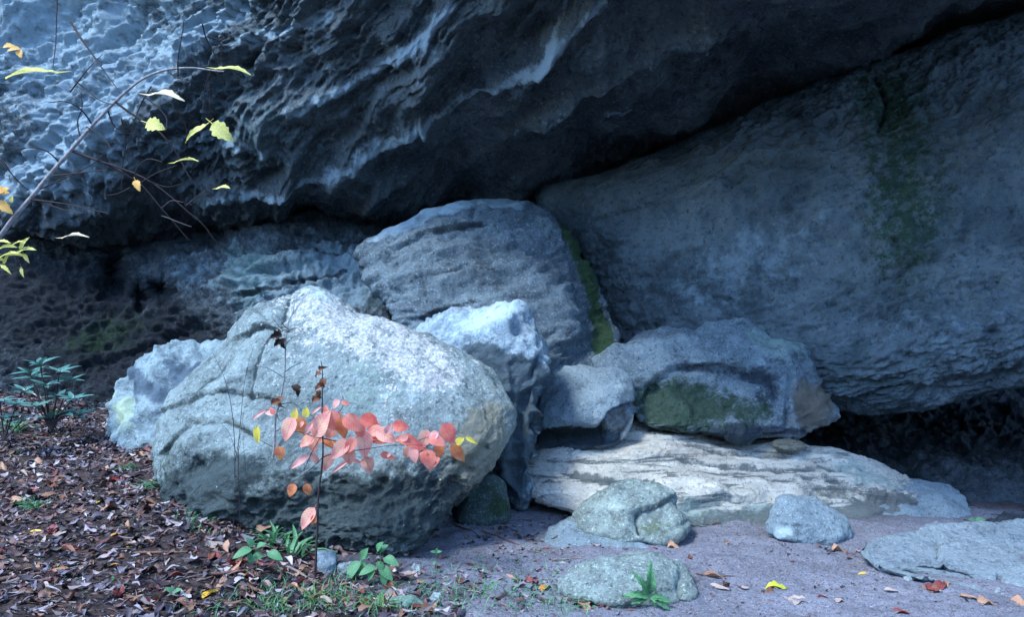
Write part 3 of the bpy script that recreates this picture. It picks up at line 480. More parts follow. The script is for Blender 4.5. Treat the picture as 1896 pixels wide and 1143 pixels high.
def put(me, name, org, tipdir, nrm, ln, parent=None, base=None, widf=1.):
    x = Vector(tipdir).normalized(); z = Vector(nrm); z = (z-x*z.dot(x)).normalized(); y = z.cross(x)
    M = Matrix(((x[0],y[0],z[0]),(x[1],y[1],z[1]),(x[2],y[2],z[2]))).to_4x4() @ Matrix.Diagonal((ln, ln*widf, ln, 1))
    o = bpy.data.objects.new(name, me); COL.objects.link(o); org = Vector([float(c) for c in org])
    if parent is not None: o.parent = parent; org = org-parent.location
    M.translation = org; o.matrix_local = M; return o
def tube(name, pts, radii, mat, parent=None, k=6, sub=4, seed=0, wob=.0):
    p = np.array(pts, float); t = np.arange(len(p)); tt = np.linspace(0, len(p)-1, (len(p)-1)*sub+1)
    c = np.stack([np.interp(tt, t, p[:,i]) for i in range(3)],1)
    for _ in range(2): c[1:-1] = .25*c[:-2]+.5*c[1:-1]+.25*c[2:]
    if wob: c[1:-1] += wob*np.stack([noise(c*9+seed, 1), noise(c*9+seed, 2), noise(c*9+seed, 3)],1)[1:-1]
    r = np.interp(tt, t, radii); V = []; Fq = []
    for i in range(len(c)):
        d_ = c[min(i+1, len(c)-1)]-c[max(i-1, 0)]; d_ /= np.linalg.norm(d_)+1e-9; u = np.cross(d_, (.3,1,.1)); u /= np.linalg.norm(u)+1e-9; v = np.cross(d_, u)
        for j in range(k): a = j/k*2*math.pi; V.append(c[i]+r[i]*(u*math.cos(a)+v*math.sin(a)))
    for i in range(len(c)-1):
        for j in range(k): a, b_ = i*k+j, i*k+(j+1) % k; Fq.append((a, b_, b_+k, a+k))
    return np.array(V), np.array(Fq)
def join(parts):
    V = []; Fq = []; n_ = 0
    for v, f in parts: V.append(v); Fq.append(f+n_); n_ += len(v)
    return np.vstack(V), np.vstack(Fq)
def local(o, org): return o
def pmesh(name, parts, mat, parent):
    V, Fq = join(parts); return mesh(name, V-np.array(parent.location), Fq, mat, parent=parent)
def ptwigs(parts, mat, parent, nm='twig'):
    for V, Fq in parts: mesh(nm, V-np.array(parent.location), Fq, mat, parent=parent)
def pt(px, py, D): return W(float(px), float(py), float(D))
M_pink = [plain('pink_leaf', (.95,.4,.4), .6, .1, .4, 3, (.95,.6,.45)), plain('salmon_leaf', (.95,.42,.34), .6, .12, .4, 3, (.8,.24,.2)), plain('orange_leaf', (.9,.42,.18), .6, .15, .4, 3, (.6,.2,.1)), plain('red_leaf', (.85,.17,.18), .6, .15, .35, 3, (.9,.28,.2)), plain('pale_pink_leaf', (.88,.5,.48), .6, .1, .35, 3), plain('yellow_leaf', (.75,.72,.12), .6, .15, .35, 30)]
for m_ in M_pink:                                        # veins running out from the midrib
    n = m_.node_tree.nodes; L = m_.node_tree.links; mx = [q for q in n if q.bl_idname == 'ShaderNodeMix'][0]; tc = [q for q in n if q.bl_idname == 'ShaderNodeTexCoord'][0]
    def mm(op, a, b_=0.):
        t = n.new('ShaderNodeMath'); t.operation = op
        for i_, q in ((0, a), (1, b_)):
            if isinstance(q, (float, int)): t.inputs[i_].default_value = q
            else: L.new(q, t.inputs[i_])
        return t.outputs[0]
    sx = n.new('ShaderNodeSeparateXYZ'); L.new(tc.outputs['Object'], sx.inputs[0]); ay = mm('ABSOLUTE', sx.outputs[1])
    v = mm('LESS_THAN', mm('FRACT', mm('MULTIPLY', mm('SUBTRACT', sx.outputs[0], ay), 8.)), .16); v = mm('MAXIMUM', v, mm('LESS_THAN', ay, .012))
    t = n.new('ShaderNodeMix'); t.data_type = 'RGBA'; L.new(mm('MULTIPLY', v, .45), t.inputs[0]); t.inputs[7].default_value = (.55,.12,.1,1)
    for l_ in list(mx.outputs[2].links): to = l_.to_socket; L.remove(l_); L.new(t.outputs[2], to)
    L.new(mx.outputs[2], t.inputs[6])
M_bark = plain('thin_bark', (.035,.03,.035), .8, .3); M_bark2 = plain('grey_bark', (.25,.26,.28), .8, .3, scale=60)
ME_p = [leaf_mesh('broad_leaf', m_, stalk=1, na=9, wid=.58, tip=2, fold=.14, curl=.25, seed=i) for i, m_ in enumerate(M_pink)]
# ---- red leaved sapling
d0 = Dg(583, 1078); bx = pt(583, 1078, d0)
sap = empty('red_leaved_sapling', bx, 'thin sapling with pink and orange autumn leaves in front of the largest boulder', 'sapling')
D1 = d0
def brn(pl, r0, r1, off=0., sc=1.2): 
    P_ = [pt(x, y, D1+off*i/len(pl)) for i, (x, y) in enumerate(pl)]; return tube('b', P_, np.linspace(r0*sc, r1*sc, len(P_)), None, sub=3, wob=.004, seed=len(pl)+pl[0][0])
pmesh('stem', [brn([(583,1082),(584,1040),(588,980),(589,920),(594,880),(597,850),(598,805),(596,770),(597,730),(598,690),(594,668)],.0075,.002)], M_bark, sap)
tw = [brn([(597,848),(612,842),(640,838),(700,828),(745,824),(800,826)],.003,.001,-.15), brn([(598,812),(640,822),(700,815),(760,822),(800,806),(850,812)],.0028,.001,.1), brn([(597,812),(575,808),(560,800),(545,800)],.0025,.001), brn([(590,905),(570,930),(550,905)],.002,.001),
      brn([(597,848),(575,870),(555,885),(535,895)],.002,.001), brn([(598,800),(620,770),(640,750),(632,730)],.002,.001), brn([(598,790),(580,770),(560,765)],.002,.001), brn([(597,805),(575,840),(560,880),(565,860)],.002,.001), brn([(598,820),(640,845),(690,850)],.002,.001)]
ptwigs(tw, M_bark, sap)
LV = [(318,455,130,250,0),(392,440,110,-60,2),(130,365,90,215,4,.35),(213,340,45,120,1),(355,360,62,80,5),(425,348,52,85,5),(123,490,92,-88,5,.75),(495,335,70,40,4,.35),(545,340,58,85,1),(612,298,55,240,4),(672,292,45,-10,1),(265,605,75,-70,2,1.2),
      (520,420,150,60,0),(600,410,125,-50,1),(650,450,115,-80,2),(720,420,125,-40,1),(820,410,105,-25,3),(470,540,110,-100,0),(430,530,85,215,0),(440,450,70,240,4,.7),(635,580,125,230,0),(690,625,110,-95,0),(700,560,95,-120,1),(790,545,145,-85,0),(880,500,135,-20,3),(930,495,120,-30,0),
      (1015,437,85,-10,3),(940,450,62,60,4),(1080,545,160,-25,3,.7),(1160,520,105,-110,0),(1245,530,95,-20,1),(1312,485,115,-60,3),(1255,590,75,-85,2),(1372,610,115,-55,2,.9),(1190,645,105,-75,1),(1100,620,70,-80,4),(1052,605,65,-100,0),(938,620,85,-15,1,.7),(810,680,95,-75,0),(557,660,100,-110,0),
      (385,658,120,215,4,.55),(480,640,62,-50,0),(630,692,115,218,4,.3),(735,655,65,-20,4,.6),(570,545,62,-40,2),(338,835,68,250,2),(433,835,66,-80,2),(437,1010,125,240,0,.9),(475,1020,55,-110,2),(1455,525,72,-30,5,.5),(1385,525,55,40,5),(850,470,90,200,0),(760,470,80,-80,1),(580,470,90,-120,0),
      (660,560,80,-60,0),(1215,500,70,-140,4),(1020,510,70,-160,0)]
for i, l_ in enumerate(LV):
    X, Y, ln, an, ci = l_[:5]; wf = l_[5] if len(l_) > 5 else .95+.3*R.random()
    a = math.radians(an); ln *= 1.25; lp = ln/3.36; cx, cy = 440+X/3.36, 660+Y/3.36; D_ = D1+R.uniform(-.1,.12); L_ = lp/F*D_*1.02
    org = pt(cx-math.cos(a)*lp/2, cy+math.sin(a)*lp/2, D_)
    dr = Vector((math.cos(a), R.uniform(-.25,.25), math.sin(a)))
    put(ME_p[ci], 'leaf', org, dr, (R.uniform(-.35,.35), -1, R.uniform(.1,.75)), L_, sap, widf=wf)
M_dead = plain('dead_leaf', (.13,.06,.04), .75, .5, .15, 30, (.3,.14,.09)); M_ddark = plain('dark_dead_leaf', (.035,.02,.018), .8, .4)
ME_dead = leaf_mesh('curled_leaf', M_dead, na=8, wid=.7, lobes=3, fold=.5, curl=1.2, wav=.08); ME_dd = leaf_mesh('dark_curled_leaf', M_ddark, na=8, wid=.7, lobes=3, fold=.5, curl=1.2, wav=.08)
for i in range(34):                                      # smaller leaves filling the spray
    X, Y, ln, an, ci = R.choice(LV[12:46])[:5]; ln *= R.uniform(.5,.85); an += R.uniform(-50,50); a = math.radians(an); lp = ln/3.36
    cx, cy = 440+(X+R.uniform(-45,45))/3.36, 660+(Y+R.uniform(-30,30))/3.36; D_ = D1+R.uniform(.03,.2)
    put(ME_p[ci if R.random() < .6 else R.choice((0,1,2,4))], 'leaf', pt(cx-math.cos(a)*lp/2, cy+math.sin(a)*lp/2, D_), (math.cos(a), R.uniform(-.5,.5), math.sin(a)), (R.uniform(-.6,.6), -1, R.uniform(0,1.1)), lp/F*D_, sap, widf=R.uniform(.6,1.15))
for (x, y, ln, an) in ((594,692,22,200),(600,715,28,200),(590,722,26,-80),(592,738,28,200),(598,700,30,-90),(589,685,24,20)):
    a = math.radians(an); ln *= .7; put(ME_dead, 'dead_leaf', pt(x, y, D1-.02), (math.cos(a), R.uniform(-.4,.4), math.sin(a)), (R.uniform(-1,1),-1,R.random()), ln/F*D1, sap)
# ---- bare sapling
d1 = Dg(492, 985); D1 = d1-.05; bs = empty('bare_sapling', pt(492, 985, d1), 'bare dark sapling with a few curled dead leaves left of the red leaved sapling', 'sapling')
pmesh('stem', [brn([(492,990),(494,940),(500,880),(508,830),(509,790),(512,768),(520,735),(527,700),(528,650),(530,610),(540,585),(556,560),(578,535)],.009,.0015)], M_bark2, bs)
ptwigs([brn(p_, .0025, .0008) for p_ in ([(512,765),(518,785),(530,770)],[(509,800),(525,790),(535,775)],[(531,608),(522,600),(516,585)],[(536,592),(545,575),(545,550)],[(530,615),(545,608),(560,606)],[(528,640),(540,625),(556,618)],[(527,690),(540,680),(556,672),(570,672)],[(526,700),(510,690),(495,680),(470,678)],[(512,770),(500,760),(470,758)],[(508,830),(480,815),(455,800)],[(500,860),(520,870),(560,860)],[(498,900),(470,880),(440,875)],[(532,612),(519,610),(505,590)],[(512,750),(545,745),(560,760)],[(505,850),(470,850),(450,862)])], M_bark, bs)
for (x, y, ln, an, me_) in ((522,618,23,200,ME_dd),(526,625,23,-90,ME_dd),(520,628,18,230,ME_dd),(522,735,25,250,ME_dead),(518,742,21,200,ME_dead),(543,712,24,-60,ME_dd),(511,765,22,180,ME_p[4])):
    a = math.radians(an); put(me_, 'dead_leaf', pt(x, y, D1-.02), (math.cos(a), R.uniform(-.4,.4), math.sin(a)), (R.uniform(-1,1),-1,R.random()), ln/F*D1, bs)
# ---- thin bare stems
def stemthing(pl, r0, label, d_=None, tw=(), mat=M_bark, nm='thin_stem', group=None):
    global D1
    d_ = d_ or Dg(*pl[0]); D1 = d_; t = empty(nm, pt(*pl[0], d_), label, 'stem', group); pmesh('stem', [brn(pl, r0, .0008)], mat, t)
    if tw: ptwigs([brn(q, .0016, .0006) for q in tw], mat, t)
    return t
stemthing([(432,985),(436,900),(434,800),(428,740),(412,690),(395,655)], .003, 'hair thin stem curving left over the lobed side of the largest boulder', tw=([(434,860),(446,800),(452,760)],))
stemthing([(446,992),(442,900),(440,830),(448,760),(452,700),(470,640)], .0026, 'hair thin stem leaning right beside the curved one', tw=([(441,850),(425,800),(405,780)],[(440,840),(446,825),(444,808)]))
stemthing([(462,990),(458,930),(455,880),(450,820)], .002, 'shortest of the hair thin stems before the largest boulder')
t = stemthing([(575,1000),(560,930),(556,880),(575,840)], .0022, 'thin bent stem low against the dark foot of the largest boulder', tw=([(556,885),(535,870),(500,868)],))
# ---- overhanging branch at the upper left
D1 = 3.6; br_ = empty('leaning_tree', pt(-280, 1240, 3.6), 'thin leaning bare grey tree with a few yellow leaves reaching in at the upper left', 'tree')
pmesh('trunk', [brn([(-290,1260),(-270,1050),(-220,800),(-160,640),(-60,520),(0,437),(60,360),(130,280),(175,228),(215,185),(262,145),(300,130),(345,125),(392,130),(415,132)],.013,.0022)], M_bark2, br_)
tws = [[(130,40),(160,85),(200,140),(222,172)],[(213,188),(260,222),(300,245),(332,290),(350,330),(364,345)],[(130,278),(190,300),(235,325),(262,340),(290,375),(312,400),(350,445)],[(128,278),(180,298),(250,320),(300,350),(340,385),(380,420)],[(0,295),(28,330),(55,355)],[(-40,240),(0,290),(30,335),(60,358)],
       [(105,-20),(104,60),(98,125)],[(375,45),(380,70),(398,98),(405,128)],[(386,68),(408,75),(411,95),(408,120)],[(408,75),(417,68)],[(385,128),(390,170),(388,210),(395,230)],[(310,130),(320,140),(335,145),(343,155)],[(262,175),(300,205),(310,220),(308,240)],
       [(140,150),(180,185),(215,195)],[(130,170),(160,130),(190,100)],[(55,370),(110,375),(160,385),(200,395)],[(70,372),(120,390),(155,395)],[(100,325),(150,320),(200,315)],[(75,350),(130,325),(180,300),(210,260)],[(262,340),(245,320),(270,290),(300,300)],[(262,338),(290,320),(330,305)],[(275,335),(310,350),(340,340)],[(240,348),(215,362),(185,360)],
       [(225,220),(235,260),(225,310),(225,350)],[(390,130),(375,170),(385,215)],[(160,235),(190,250),(205,275)],[(280,160),(260,190),(245,235),(235,300)],[(330,145),(328,110),(335,80),(340,40)],[(300,400),(330,410),(355,420)],[(325,200),(350,240),(340,280)],[(170,230),(150,200),(120,185),(90,190)],[(300,385),(315,370),(340,375)],
       [(380,420),(400,450),(430,470)],[(345,380),(370,360),(395,345)],[(200,205),(210,240),(250,250)],[(150,258),(140,225),(155,200),(150,170)],[(110,300),(90,280),(60,270),(20,280)]]
ptwigs([brn(p_, .005 if i < 4 else .003, .0013, R.uniform(-.3,.3)) for i, p_ in enumerate(tws)], M_bark, br_)
M_yl = plain('yellow_green_leaf', (.75,.8,.2), .6, .15, .4, 20, (.85,.85,.35)); M_pc = plain('cream_leaf', (.75,.7,.5), .6, .1, .35, 20); M_or = plain('amber_leaf', (.8,.5,.15), .6, .2, .35, 20)
ME_y = [leaf_mesh('lobed_leaf', m_, stalk=1, na=10, wid=.42, lobes=4, fold=.15, curl=.3, wav=.03, seed=i) for i, m_ in enumerate((M_yl, M_pc, M_or))]
for (x, y, ln, an, c_, tilt, wf) in ((104,130,85,188,0,.75,.65),(400,124,62,-5,0,.7,.7),(275,172,72,-8,1,.6,.6),(270,226,42,-20,0,.1,1.3),(382,228,52,222,0,.5,.5),(392,228,50,-40,0,0,1.2),(322,299,50,5,0,.9,.4),(400,348,30,2,0,.6,1.),(115,438,48,5,1,.8,.5),
                              (250,333,26,-60,2,.3,1.),(36,88,22,200,2,.4,1.2),(34,92,20,-60,2,.2,1.2),(5,86,22,10,2,.4,1.2),(-20,350,40,-10,2,.2,1.),(-5,372,36,-40,2,.2,1.),(-10,362,32,30,2,.4,1.),(0,380,32,210,2,.1,1),(20,375,14,70,0,.3,1.3)):
    a = math.radians(an); put(ME_y[c_], 'leaf', pt(x, y, 3.55), (math.cos(a), R.uniform(-.4,.1), math.sin(a)), (.1, -1+tilt*.7, tilt*1.3), ln/F*3.6, br_, widf=wf*1.3)
D1 = 3.2; sp_ = empty('yellow_leaved_sapling', pt(-220, 1300, 3.2), 'small sapling spray of yellow green leaves at the left edge', 'sapling')
pmesh('stem', [brn([(-222,1310),(-215,1000),(-160,680),(-60,500)],.008,.003)], M_bark, sp_)
ptwigs([brn([(-60,500),(-20,480),(20,465),(50,460)],.003,.001), brn([(-20,480),(10,490),(45,498)],.002,.001), brn([(-20,478),(5,450),(30,450)],.002,.001)], M_bark, sp_)
for (x, y, ln, an, tl) in ((-10,462,45,10,.6),(-5,478,50,15,.7),(10,470,40,-5,.6),(30,465,38,8,.6),(35,462,30,50,.3),(0,488,30,-40,.4),(38,494,22,-70,.1),(20,455,30,20,.7),(-15,450,40,5,.7),(44,470,20,-60,.2),(5,490,25,60,.3),(-30,480,40,0,.6)):
    a = math.radians(an); put(ME_y[0], 'leaf', pt(x, y, 3.2), (math.cos(a), R.uniform(-.3,.1), math.sin(a)), (.1,-1+tl*.7,tl*1.3), ln/F*3.2, sp_, widf=R.uniform(.6,1))
# ---- green plants
M_gr = plain('fresh_green_leaf', (.1,.3,.15), .5, .25, .3, 30, (.16,.42,.22)); M_te = plain('dark_evergreen_leaf', (.07,.2,.19), .35, .25, .1, 20, (.12,.3,.28)); M_gs = plain('grass_green', (.1,.28,.1), .6, .4, .25, 20, (.25,.4,.15))
ME_g = leaf_mesh('green_leaf', M_gr, stalk=1, na=8, wid=.55, fold=.15, curl=.3, seed=3); ME_t = leaf_mesh('long_leaf', M_te, na=7, wid=.3, fold=.15, curl=.35, seed=4); ME_gd = leaf_mesh('small_leaf', M_gr, na=6, wid=.45, lobes=4, fold=.2, curl=.5, seed=5)
ME_bl = leaf_mesh('grass_blade', M_gs, na=6, nc=2, wid=.09, fold=.2, curl=.6, seed=6); ME_gb = leaf_mesh('green_blade', M_gr, na=6, nc=2, wid=.12, fold=.2, curl=.6, seed=7)
# evergreen shrub at the left edge below the wall
def whorl(par, c, n_, ln, me_, nm='leaf', el=.3):
    a0 = R.random()*6.28
    for i in range(n_):
        a = a0+i*6.283/n_+R.uniform(-.25,.25); e = el+R.uniform(-.35,.35)
        put(me_, nm, c, (math.cos(a), math.sin(a), e), (-.3*math.cos(a), -.3*math.sin(a)-.3, 1), ln*R.uniform(.75,1.1), par)
DB = 7.0; sh = empty('evergreen_shrub', pt(95, 790, DB), 'dark evergreen shrub with whorls of long leaves at the foot of the dark wall', 'shrub')
tips = [(75,675),(110,690),(60,700),(130,705),(45,725),(85,715),(105,735),(135,740),(70,755),(120,765),(95,775),(145,770),(55,690)]
D1 = DB; ptwigs([brn([(95,800),(95+(x-95)*.3, 770),(x, y)], .009, .004) for x, y in tips], M_bark, sh)
for x, y in tips: whorl(sh, pt(x, y, DB+R.uniform(-.3,.3)), 7, .17, ME_t)
DB = 6.6; sh = empty('evergreen_shrub', pt(10, 800, DB), 'low evergreen clump at the left edge of the photo, left of the shrub', 'shrub')
tips = [(0,745),(30,750),(-30,760),(15,775),(40,780)]
D1 = DB; ptwigs([brn([(8,815),(x, y)], .007, .004) for x, y in tips], M_bark, sh)
for x, y in tips: whorl(sh, pt(x, y, DB), 7, .13, ME_t)
def seedling(px, py, h, lv, label, ln, me_=ME_g, lean=0, nm='seedling', cat='plant', d_=None):
    global D1
    d_ = d_ or Dg(px, py); D1 = d_; t = empty(nm, pt(px, py, d_), label, cat)
    pmesh('stem', [brn([(px,py+3),(px+lean*.5,py-h*.5),(px+lean,py-h)], .0025, .001)], M_gs, t)
    for x, y, an, s_ in lv:
        ln_ = ln*.8; a = math.radians(an); put(me_, 'leaf', pt(px+x, py+y, d_+R.uniform(-.03,.03)), (math.cos(a), -.35+R.uniform(-.2,.2), math.sin(a)), (R.uniform(-.3,.3), -.7, .9), ln_*s_, t)
    return t
seedling(474,1085,70,[(-5,-72,120,.7),(-8,-68,200,1.1),(0,-70,30,.8),(14,-58,200,.9),(22,-62,-20,1.),(-10,-60,-90,.6)], 'green seedling with paired leaves below the bare sapling', .13)
seedling(668,1075,38,[(0,-38,60,.9),(-2,-36,235,1.35),(4,-36,-100,1.),(2,-40,20,.5)], 'bright green seedling with drooping leaves right of the sapling foot', .13)
seedling(705,1085,80,[(-8,-62,60,1.),(-2,-62,45,.8),(6,-52,-20,1.1),(-6,-45,-60,.8),(-2,-35,-40,1.2),(-10,-35,200,1.1),(4,-62,130,.6),(-12,-30,240,.8),(6,-30,-85,1)], 'leafier green seedling at the lower right tip of the largest boulder', .12)
seedling(808,1060,36,[(0,-36,20,1),(0,-36,160,1),(0,-37,80,.7),(0,-20,-150,.8)], 'tiny thin green sprout on the sand left of centre', .05)
seedling(322,1110,12,[(0,-12,30,1),(0,-12,140,1),(0,-12,80,.8),(2,-10,-60,.8)], 'yellow green three leaved sprout in the litter', .07)
seedling(1806,968,4,[(0,-4,10,1),(0,-4,170,.8)], 'small round green leafed sprout behind the flat slab', .09, d_=5.9)
# weed in front of the rounded rock (toothed leaves rising)
dw = Dg(1200,1122); wd = empty('green_weed', pt(1200,1118,dw), 'green weed with upright toothed leaves in front of the rounded rock', 'weed')
ME_w = leaf_mesh('toothed_leaf', M_gr, na=18, nc=4, wid=.27, lobes=5, fold=.25, curl=.45, wav=.05, seed=8)
for an, ln in ((91,.19),(122,.16),(174,.15),(186,.1),(-12,.12),(200,.11),(-32,.13),(-5,.08),(215,.07),(-60,.07)):
    a = math.radians(an); put(ME_w, 'leaf', pt(1203,1104,dw-.06), (math.cos(a), -.3, math.sin(a)+.05), (R.uniform(-.2,.2),-.8,.6), ln*1.05, wd, widf=1.1)
def tuft(px, py, n_, ln, label, me_=ME_gb, nm='grass_tuft', spread=1., d_=None):
    d_ = d_ or Dg(px, py); t = empty(nm, pt(px, py, d_), label, 'grass')
    for i in range(n_):
        a = R.uniform(0, 6.283); e = R.uniform(.3,1.6)/spread; o_ = pt(px, py, d_)+np.array([R.uniform(-.05,.05)*spread, R.uniform(-.04,.04), 0])
        put(me_, 'blade', o_, (math.cos(a), math.sin(a), e), (-math.cos(a)*e, -math.sin(a)*e, 1), ln*R.uniform(.6,1.2), t)
    return t
tuft(1058,952,46,.11,'bright green grass tuft with a broad leaf by the buried rock', spread=1.5)
tuft(505,1010,26,.18,'green fern like tuft at the foot of the bare sapling', ME_gb)
tuft(540,1030,20,.2,'long arching grass tuft right of the fern like tuft', ME_gb, spread=1.3)
tuft(600,1118,60,.12,'yellowish grass tuft below the red leaved sapling', ME_bl, spread=1.6)
tuft(690,1130,50,.12,'yellowish grass tuft below the leafier seedling', ME_bl, spread=1.6)
tuft(500,1130,40,.11,'grass tuft in the litter at the bottom left of the sapling', ME_bl, spread=1.6)
tuft(20,800,40,.16,'dark green tuft at the left edge below the shrub', ME_gb, spread=1.4)
tuft(240,870,24,.09,'small green tuft in the litter left of the largest boulder', ME_gb, spread=1.4)
tuft(285,905,30,.1,'green tuft touching the left foot of the largest boulder', ME_gb, spread=1.4)
tuft(70,940,40,.12,'green tuft with an orange leaf in the left litter', ME_gb, spread=1.5)
# ---- dead leaf litter
cols = np.array([(.05,.035,.035),(.1,.06,.055),(.15,.09,.075),(.2,.15,.14),(.26,.21,.2),(.12,.055,.05),(.36,.33,.33),(.04,.035,.045),(.2,.11,.07),(.1,.09,.1),(.17,.16,.18),(.03,.025,.03),(.09,.085,.1),(.06,.05,.055),(.24,.22,.24)])
M_lit = bpy.data.materials.new('dead_leaves'); M_lit.use_nodes = True; nn = M_lit.node_tree.nodes; b = nn['Principled BSDF']; b.inputs['Roughness'].default_value = .55; b.inputs['Specular IOR Level'].default_value = .35
at = nn.new('ShaderNodeAttribute'); at.attribute_name = 'leafcol'; M_lit.node_tree.links.new(at.outputs['Color'], b.inputs['Base Color'])
tmpl = [leaf_geo(na=6, nc=4, wid=w_, fold=f_, curl=c_, lobes=lb, wav=wv, seed=i) for i, (w_, f_, c_, lb, wv) in enumerate(((.26,.25,.15,0,.04),(.38,.3,.2,0,.05),(.55,.15,.25,3,.06),(.2,.8,.12,0,.03),(.42,.4,.35,2,.1),(.12,1.,.1,0,.02),(.06,1.,.08,0,.02)))]
def scatter(n_, zone, rs, smin, smax, lift=.03):
    out = []; k = 0
    while len(out) < n_ and k < 60:
        k += 1; x = rs.uniform(zone[0], zone[1], 4000); y = rs.uniform(zone[2], zone[3], 4000); m = litmask(x, y); ok = rs.random(4000) < m
        x, y = x[ok], y[ok]; z = gz(x, y); out += list(zip(x, y, z))
    return out[:n_]
rs = np.random.default_rng(3); pos = scatter(26000, (-6, .8, 3.5, 9.8), rs, .05, .14)
extra = []
for _ in range(2300):                                    # scattered bits on the sand
    x, y = rs.uniform(-.4, 3.8), rs.uniform(3.9, 5.9); extra.append((x, y, float(gz(np.array([x]), np.array([y]))[0])))
ex2 = []
for (x0, y0, sx, sy, n_) in ((960,980,60,18,150),(900,1050,110,30,200),(1010,1010,60,14,60),(980,1100,130,30,230),(800,1100,70,25,120),(1560,1030,50,10,30)):
    for _ in range(n_):
        px, py = rs.normal(x0, sx), rs.normal(y0, sy); 
        if 930 < py < 1160: p_ = pt(px, py, Dg(px, py)); ex2.append((p_[0], p_[1], p_[2]))
Vs = []; Fs = []; Cs = []; n0 = 0; big = []
def place(x, y, z, ln, kind, seed_, flat=.24):
    a = rs.uniform(0, 6.283); V, Fq = tmpl[kind]; V = V.copy()*ln; c, s_ = math.cos(a), math.sin(a); tx, ty = rs.normal(0, flat), rs.normal(0, flat)
    V = np.stack([V[:,0]*c-V[:,1]*s_, V[:,0]*s_+V[:,1]*c, V[:,2]+V[:,0]*tx*.6+V[:,1]*ty],1)
    if rs.random() < .5: V[:,2] *= -1
    V[:,2] -= V[:,2].min(); return V, Fq
allp = [(p, 0) for p in pos]+[(p, 1) for p in extra]+[(p, 2) for p in ex2]
for p, kd in allp:
    ln = {0: .018+.095*rs.random()**1.7, 1: .005+.035*rs.random()**3, 2: rs.uniform(.02,.075)}[kd]; kind = int(rs.integers(0, 7)); V, Fq = place(*p, ln, kind, 0)
    V = V+np.array([p[0], p[1], p[2]+(rs.uniform(-.01,.03) if kd == 0 else .001)])
    cc = cols[rs.integers(0, len(cols))]*rs.uniform(.7,1.5)*np.array([.95,1.,1.12])
    if kd == 1: cc = cc*.6
    Vs.append(V); Fs.append(Fq+n0); n0 += len(V); Cs.append(np.repeat(cc[None], len(V), 0))
    if False: pass
tag(mesh('leaf_litter', np.vstack(Vs), np.vstack(Fs), M_lit, attrs={'leafcol': np.vstack(Cs)}), 'thick brown dead leaf litter covering the ground left of the boulders', 'leaf litter', None, 'stuff')
# individual fallen leaves, largest and nearest
M_fl = [plain('brown_fallen_leaf', (.17,.08,.055), .5, .35, 0, 25), plain('tan_fallen_leaf', (.36,.22,.15), .5, .3, 0, 25), plain('pale_fallen_leaf', (.36,.3,.27), .55, .2, 0, 25), plain('dark_fallen_leaf', (.06,.03,.03), .5, .4, 0, 25), plain('maroon_fallen_leaf', (.2,.05,.05), .5, .3, 0, 25)]
cn = ['brown','tan','pale','dark','maroon']; shp = ['narrow','oval','lobed','rolled','crumpled']
ME_f = {}
for ci in range(5):
    for si, (w_, f_, c_, lb, wv) in enumerate(((.3,.3,.5,0,.04),(.5,.2,.3,0,.06),(.7,.15,.4,3,.08),(.26,.9,.25,0,.04),(.55,.25,.7,2,.16))): ME_f[ci, si] = leaf_mesh('fallen_leaf', M_fl[ci], na=8, wid=w_, fold=f_, curl=c_, lobes=lb, wav=wv, seed=si+ci*5)
def fallen(px, py, ln, an, me_, label, group=None, lift=.012, nm='fallen_leaf', tilt=.25, d_=None, wf=1.):
    d_ = d_ or Dg(px, py); p_ = pt(px, py, d_); a = math.radians(an); x = np.array([math.cos(a), math.sin(a), R.uniform(-.1,.15)])
    o = put(me_, nm, p_+np.array([0,0,lift])-x*ln*.5, x, (R.gauss(0, tilt), R.gauss(-.1, tilt), 1), ln, widf=wf); return tag(o, label, 'leaf', group)
ZN = ((0,150,800,960,'at the far left edge'),(150,290,790,960,'beside the largest boulder'),(0,200,960,1143,'in the bottom left corner'),(200,420,960,1143,'below the largest boulder'),(420,600,1040,1143,'left of the red leaved sapling'),(600,850,1060,1143,'right of the red leaved sapling foot'))
cmb = [(z, c_, s_, g_) for z in ZN for c_ in range(5) for s_ in range(5) for g_ in (0, 1)]; R.shuffle(cmb); nfl = 0
for z, ci, si, big_ in cmb:
    if nfl >= 230: break
    px, py = R.uniform(z[0], z[1]), R.uniform(z[2], z[3]-4); D_ = Dg(px, py); p_ = pt(px, py, D_)
    if litmask(np.array([p_[0]]), np.array([p_[1]]))[0] < .3: continue
    nfl += 1; fallen(px, py, R.uniform(.115,.15) if big_ else R.uniform(.055,.075), R.uniform(0,360), ME_f[ci, si], '%s %s %s dead leaf in litter %s' % (('small','large')[big_], cn[ci], shp[si], z[4]), 'single dead leaves in the litter', lift=.02)
M_yf = plain('bright_yellow_fallen_leaf', (.62,.6,.05), .5, .15, 0, 4, (.42,.5,.05)); ME_yf = leaf_mesh('yellow_fallen_leaf', M_yf, na=12, wid=.75, fold=.2, curl=.3, lobes=3, wav=.06)
ME_of = leaf_mesh('orange_fallen_leaf', plain('orange_fallen_leaf', (.5,.2,.06), .5, .3, 0, 25, (.6,.35,.1)), na=9, wid=.5, fold=.3, curl=.4)
ME_am = leaf_mesh('amber_fallen_leaf', plain('amber_fallen_leaf', (.65,.42,.05), .5, .2, 0, 25), na=9, wid=.35, fold=.3, curl=.4)
